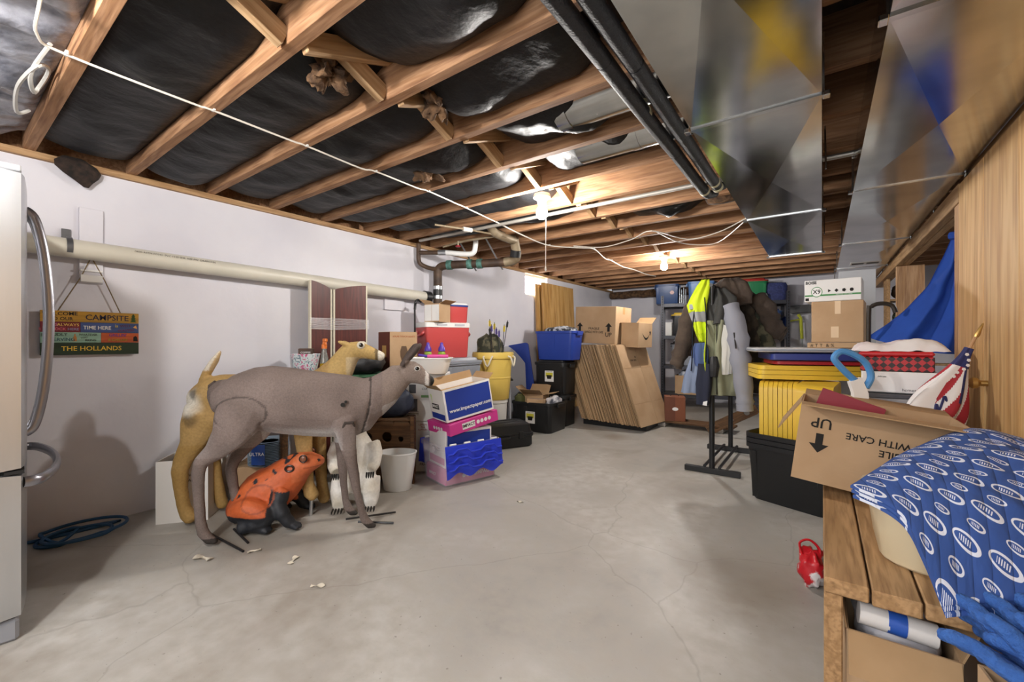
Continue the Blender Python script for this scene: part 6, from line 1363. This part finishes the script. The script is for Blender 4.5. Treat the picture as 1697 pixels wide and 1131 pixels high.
def quilt(dz, inset, name, nu=70, nv=70):
    b = MB().grid(lambda u, v: tuple(coons(u, v)+Vector((inset*(.5-u), inset*(.5-v)*-1, dz))), nu, nv)
    n0 = len(b.v); b.grid(lambda u, v: tuple(coons(u, v)+Vector((inset*(.5-u), inset*(.5-v)*-1, dz-.007))), nu, nv)
    rim = [i for i in range(nu+1)]+[(j+1)*(nu+1)-1 for j in range(1, nv+1)]+[nv*(nu+1)+i for i in range(nu-1, -1, -1)]+[j*(nu+1) for j in range(nv-1, 0, -1)]
    for k in range(len(rim)): a, c = rim[k], rim[(k+1) % len(rim)]; b.f.append([a, c, n0+c, n0+a]); b.m.append(0)
    n = (nu+1)*(nv+1); P = [Vector(q) for q in b.v[:n]]; UV = [[0, 0] for _ in range(n)]
    for j in range(nv+1):
        for i in range(nu+1):
            k = j*(nu+1)+i
            if i: UV[k][0] = UV[k-1][0] + (P[k]-P[k-1]).length/.078
            if j: UV[k][1] = UV[k-nu-1][1] + (P[k]-P[k-nu-1]).length/.115
    for j in range(nv+1):
        off = .4*(UV[j*(nu+1)+nu//2][0])
        for i in range(nu+1): UV[j*(nu+1)+i][0] += 20-off
    me = b.mesh(name, QM, 80); uv = me.uv_layers.new(name='UVMap')
    for l in me.loops:
        i = l.vertex_index % n; uv.data[l.index].uv = UV[i]
    return link(name, me, bq)
quilt(0, 0, 'top_layer'); quilt(-.012, .004, 'under_layer', 40, 40); quilt(-.026, .010, 'under_layer', 40, 40)
# gloves in a carton in front of the bench
gc = carton('glove_carton', 'brown carton of blue gloves at the lower right corner', (.26, .24, .40), (.40, 1.15, .0), 8, flaps=(None, None, None, None))
MB().box(-.132, -.1305, -.10, .06, .32, .385).build('barcode_label', PRT, gc, angle=0)
GLB = mat('blue_knit', '#3B69B4', .95, col2='#2F5AA2', nscale=40, bump=.9, bscale=120)
def glove_mesh():
    b = MB()
    b.tube([(0, 0, 0), (0, .05, .0), (0, .10, 0), (0, .15, 0)], [.036, .042, .045, .040], 12, flat=.42)
    for i, (x, l, a) in enumerate(((-.040, .066, -6), (-.0135, .080, -1), (.0135, .076, 3), (.040, .060, 7))):
        dx = math.sin(R(a)); b.tube([(x, .12, 0), (x+dx*.04, .17, .004), (x+dx*l, .155+l*.7, -.004), (x+dx*l*1.1, .155+l, -.014)], [.015, .015, .0145, .0115], 10)
    b.tube([(-.03, .05, 0), (-.058, .085, .006), (-.068, .12, .002)], [.018, .016, .013], 10)
    o = remesh(b, .004, 2, None, GLB, 'knit'); me = o.data; bpy.data.objects.remove(o); return me
gm = glove_mesh()
cf = MB().tube([(0, -.002, 0), (0, -.03, 0), (0, -.055, .0)], [.038, .035, .040], 14, flat=.42).mesh('cuff', GLB)
hm = MB().tube([(.042*math.cos(a), -.056, .018*math.sin(a)) for a in [2*math.pi*k/16 for k in range(17)]], .0045, 6).mesh('cuff_hem', plain('hem_black', '#1A1A1C', .9))
gi = 0
for (x, y, z, rz_, rx_, ry_) in ((.345, 1.12, .455, 34, 10, 50), (.375, 1.125, .462, 30, 11, 55), (.405, 1.13, .468, 26, 12, 58), (.435, 1.13, .472, 22, 12, 60), (.465, 1.13, .474, 18, 12, 60), (.37, 1.06, .435, 44, 6, 30), (.415, 1.05, .44, 38, 7, 38), (.46, 1.05, .445, 32, 8, 42)):
    gi += 1; t = thing('knit_glove', 'blue knitted work glove, %s from the bench in the %s row of the carton' % (nth((gi-1) % 5), 'upper' if gi < 6 else 'lower'), 'glove', (x, y, z), rz_, 'blue gloves in the carton', rx=rx_, ry=ry_)
    link('knit', gm, t); link('cuff', cf, t); link('cuff_hem', hm, t)
# red and white bag by the bench
rw = mat('red_white_plastic', '#C81E2A', .35, col2='#EDE6E6', nscale=11, contrast=(.50, .54), bump=.6, bscale=10)
rbg = blob('red_white_bag', 'crumpled red and white plastic bag on the floor beside the bench', 'bag', (-.035, 2.27, 0), (.048, .085, .07), rw, 3, 0, rough=.4)
MB().tube(crom([(-.03, .0, .11), (-.045, .01, .16), (-.01, .02, .18), (.025, .02, .15), (.02, .01, .11)], 4), .012, 8, flat=.4).build('handle', plain('bag_red', '#C81E2A', .35), rbg)

# ------------------------------------------------------------------ plumbing under the joists
IRON = mat('brown_cast_pipe', '#5A4636', .55, col2='#3E3028', nscale=9, metal=.2); VERD = mat('verdigris', '#5E8E86', .7, col2='#3A5A50', nscale=20)
pb = thing('drain_assembly', 'brown drain pipes with elbows hanging below the joists at the wall', 'pipe', (0, 0, 0))
MB().tube([(-3.27, 3.19, 1.40), (-3.27, 3.19, 1.80)], .045, 16).build('stack', IRON, pb)
for z in (1.50, 1.60): MB().tube([(-3.27, 3.19, z), (-3.27, 3.19, z+.035)], .051, 16).build('clamp', STEEL, pb)
MB().tube([(-3.27, 3.19, 1.53), (-3.27, 3.19, 1.60)], .049, 16).build('rubber_sleeve', BLACKP, pb)
MB().tube(crom([(-3.27, 3.19, 1.78), (-3.25, 3.20, 1.83), (-3.15, 3.23, 1.85), (-2.85, 3.36, 1.852), (-2.58, 3.48, 1.856)], 4), .042, 14).build('drain', IRON, pb)
for x, y in ((-3.14, 3.235), (-2.94, 3.325), (-2.84, 3.365)): MB().tube([(x-.025, y-.011, 1.851), (x+.025, y+.011, 1.852)], .050, 14).build('coupling', VERD, pb)
MB().tube(crom([(-2.60, 3.47, 1.856), (-2.50, 3.50, 1.875), (-2.46, 3.48, 1.93), (-2.45, 3.44, 2.0), (-2.44, 3.41, 2.06)], 4), .046, 14).build('elbow', mat('tarnished_copper', '#9A8C74', .5, col2='#7A6A54', nscale=9, metal=.3), pb)
MB().tube([(-2.475, 3.475, 1.90), (-2.455, 3.46, 1.96)], .053, 14).build('tape_wrap', BLACKP, pb)
MB().tube(crom([(-2.44, 3.40, 2.045), (-2.43, 3.30, 2.04), (-2.425, 3.10, 2.05), (-2.41, 3.01, 2.09), (-2.40, 2.97, 2.18)], 4), .042, 14).build('branch', MATS['tarnished_copper'], pb)
MB().tube(crom([(-3.33, 2.98, 2.05), (-3.33, 2.98, 1.90), (-3.32, 3.0, 1.845), (-3.29, 3.08, 1.815), (-3.27, 3.17, 1.81)], 4), .022, 10).build('vent', IRON, pb)
MB().tube([(-3.33, 2.98, 1.96), (-3.15, 3.08, 1.955)], .022, 10).build('vent_branch', IRON, pb)
MB().tube([(-3.15, 3.08, 1.955), (-3.08, 3.12, 1.955)], .028, 10).build('coupling', STEEL, pb)
MB().tube(crom([(-3.08, 3.12, 1.955), (-2.90, 3.20, 1.93), (-2.82, 3.24, 1.94), (-2.80, 3.25, 2.02), (-2.80, 3.25, 2.12)], 4), .026, 12).build('white_trap', WHITEP, pb)
for (x, y, x2, y2) in ((-2.97, 3.18, -2.93, 3.40), (-2.70, 3.28, -2.66, 3.50)):
    MB().add([(x, y, 2.07), (x+.02, y, 2.07), (x2+.02, y2, 1.79), (x2, y2, 1.79), (x, y+.002, 2.07), (x+.02, y+.002, 2.07), (x2+.02, y2+.002, 1.79), (x2, y2+.002, 1.79)], [(0, 1, 2, 3), (7, 6, 5, 4), (0, 4, 5, 1), (1, 5, 6, 2), (2, 6, 7, 3), (3, 7, 4, 0)]).build('hanger_strap', plain('perforated_strap', '#8E8E90', .4, metal=.6), pb, angle=0)
cw = thing('water_pipes', 'thin tarnished water pipes with red valve beside the drain', 'pipe', (0, 0, 0))
MB().tube([(-2.62, 2.52, 2.03), (-2.50, 2.80, 2.03), (-2.38, 3.2, 2.03)], .009, 8).build('pipe', MATS['tarnished_copper'], cw); MB().tube([(-3.02, 3.02, 1.985), (-2.75, 3.06, 2.02), (-2.45, 3.12, 2.025)], .010, 8).build('pipe', MATS['tarnished_copper'], cw)
MB().tube([(-2.52, 2.76, 2.03), (-2.49, 2.84, 2.03)], .020, 8).build('solder_joint', plain('white_sealant', '#D8D4CC', .7), cw); MB().lathe([(.022, 0), (.026, .006), (.022, .012)], 10).build('valve_handle', plain('valve_red', '#A02030', .4), cw, (-2.84, 3.04, 1.965))
MB().tube([(-2.84, 3.04, 1.97), (-2.84, 3.04, 2.02)], .010, 8).build('valve_body', MATS['tarnished_copper'], cw)

# scraps on the floor
for i, (x, y, s_, a) in enumerate(((-2.42, .80, .05, 20), (-2.30, .98, .03, 70), (-2.05, 1.05, .035, 130), (-1.75, 1.0, .03, 40), (-1.6, 2.3, .025, 10))):
    b = MB().grid(lambda u, v: ((u-.5)*s_*2, (v-.5)*s_*.5*(1+.8*math.sin(u*7+i)), .003+.010*s_/.05*abs(math.sin(u*4+v*2+i))), 10, 4)
    b.grid(lambda u, v: ((u-.5)*s_*2, (v-.5)*s_*.5*(1+.8*math.sin(u*7+i)), .001+.010*s_/.05*abs(math.sin(u*4+v*2+i))), 10, 4)
    tag(b.build('wood_shaving', plain('pale_shaving', '#D2CAB8', .8), None, (x, y, 0), (0, 0, R(a)), angle=80), ('largest pale shaving on the floor by the doe hind feet', 'small pale shaving between the doe feet on the floor', 'pale shaving on the floor in front of the frog', 'pale curl on the floor nearer than the frog', 'tiny pale scrap on the floor near the clear tote')[i], 'shaving')
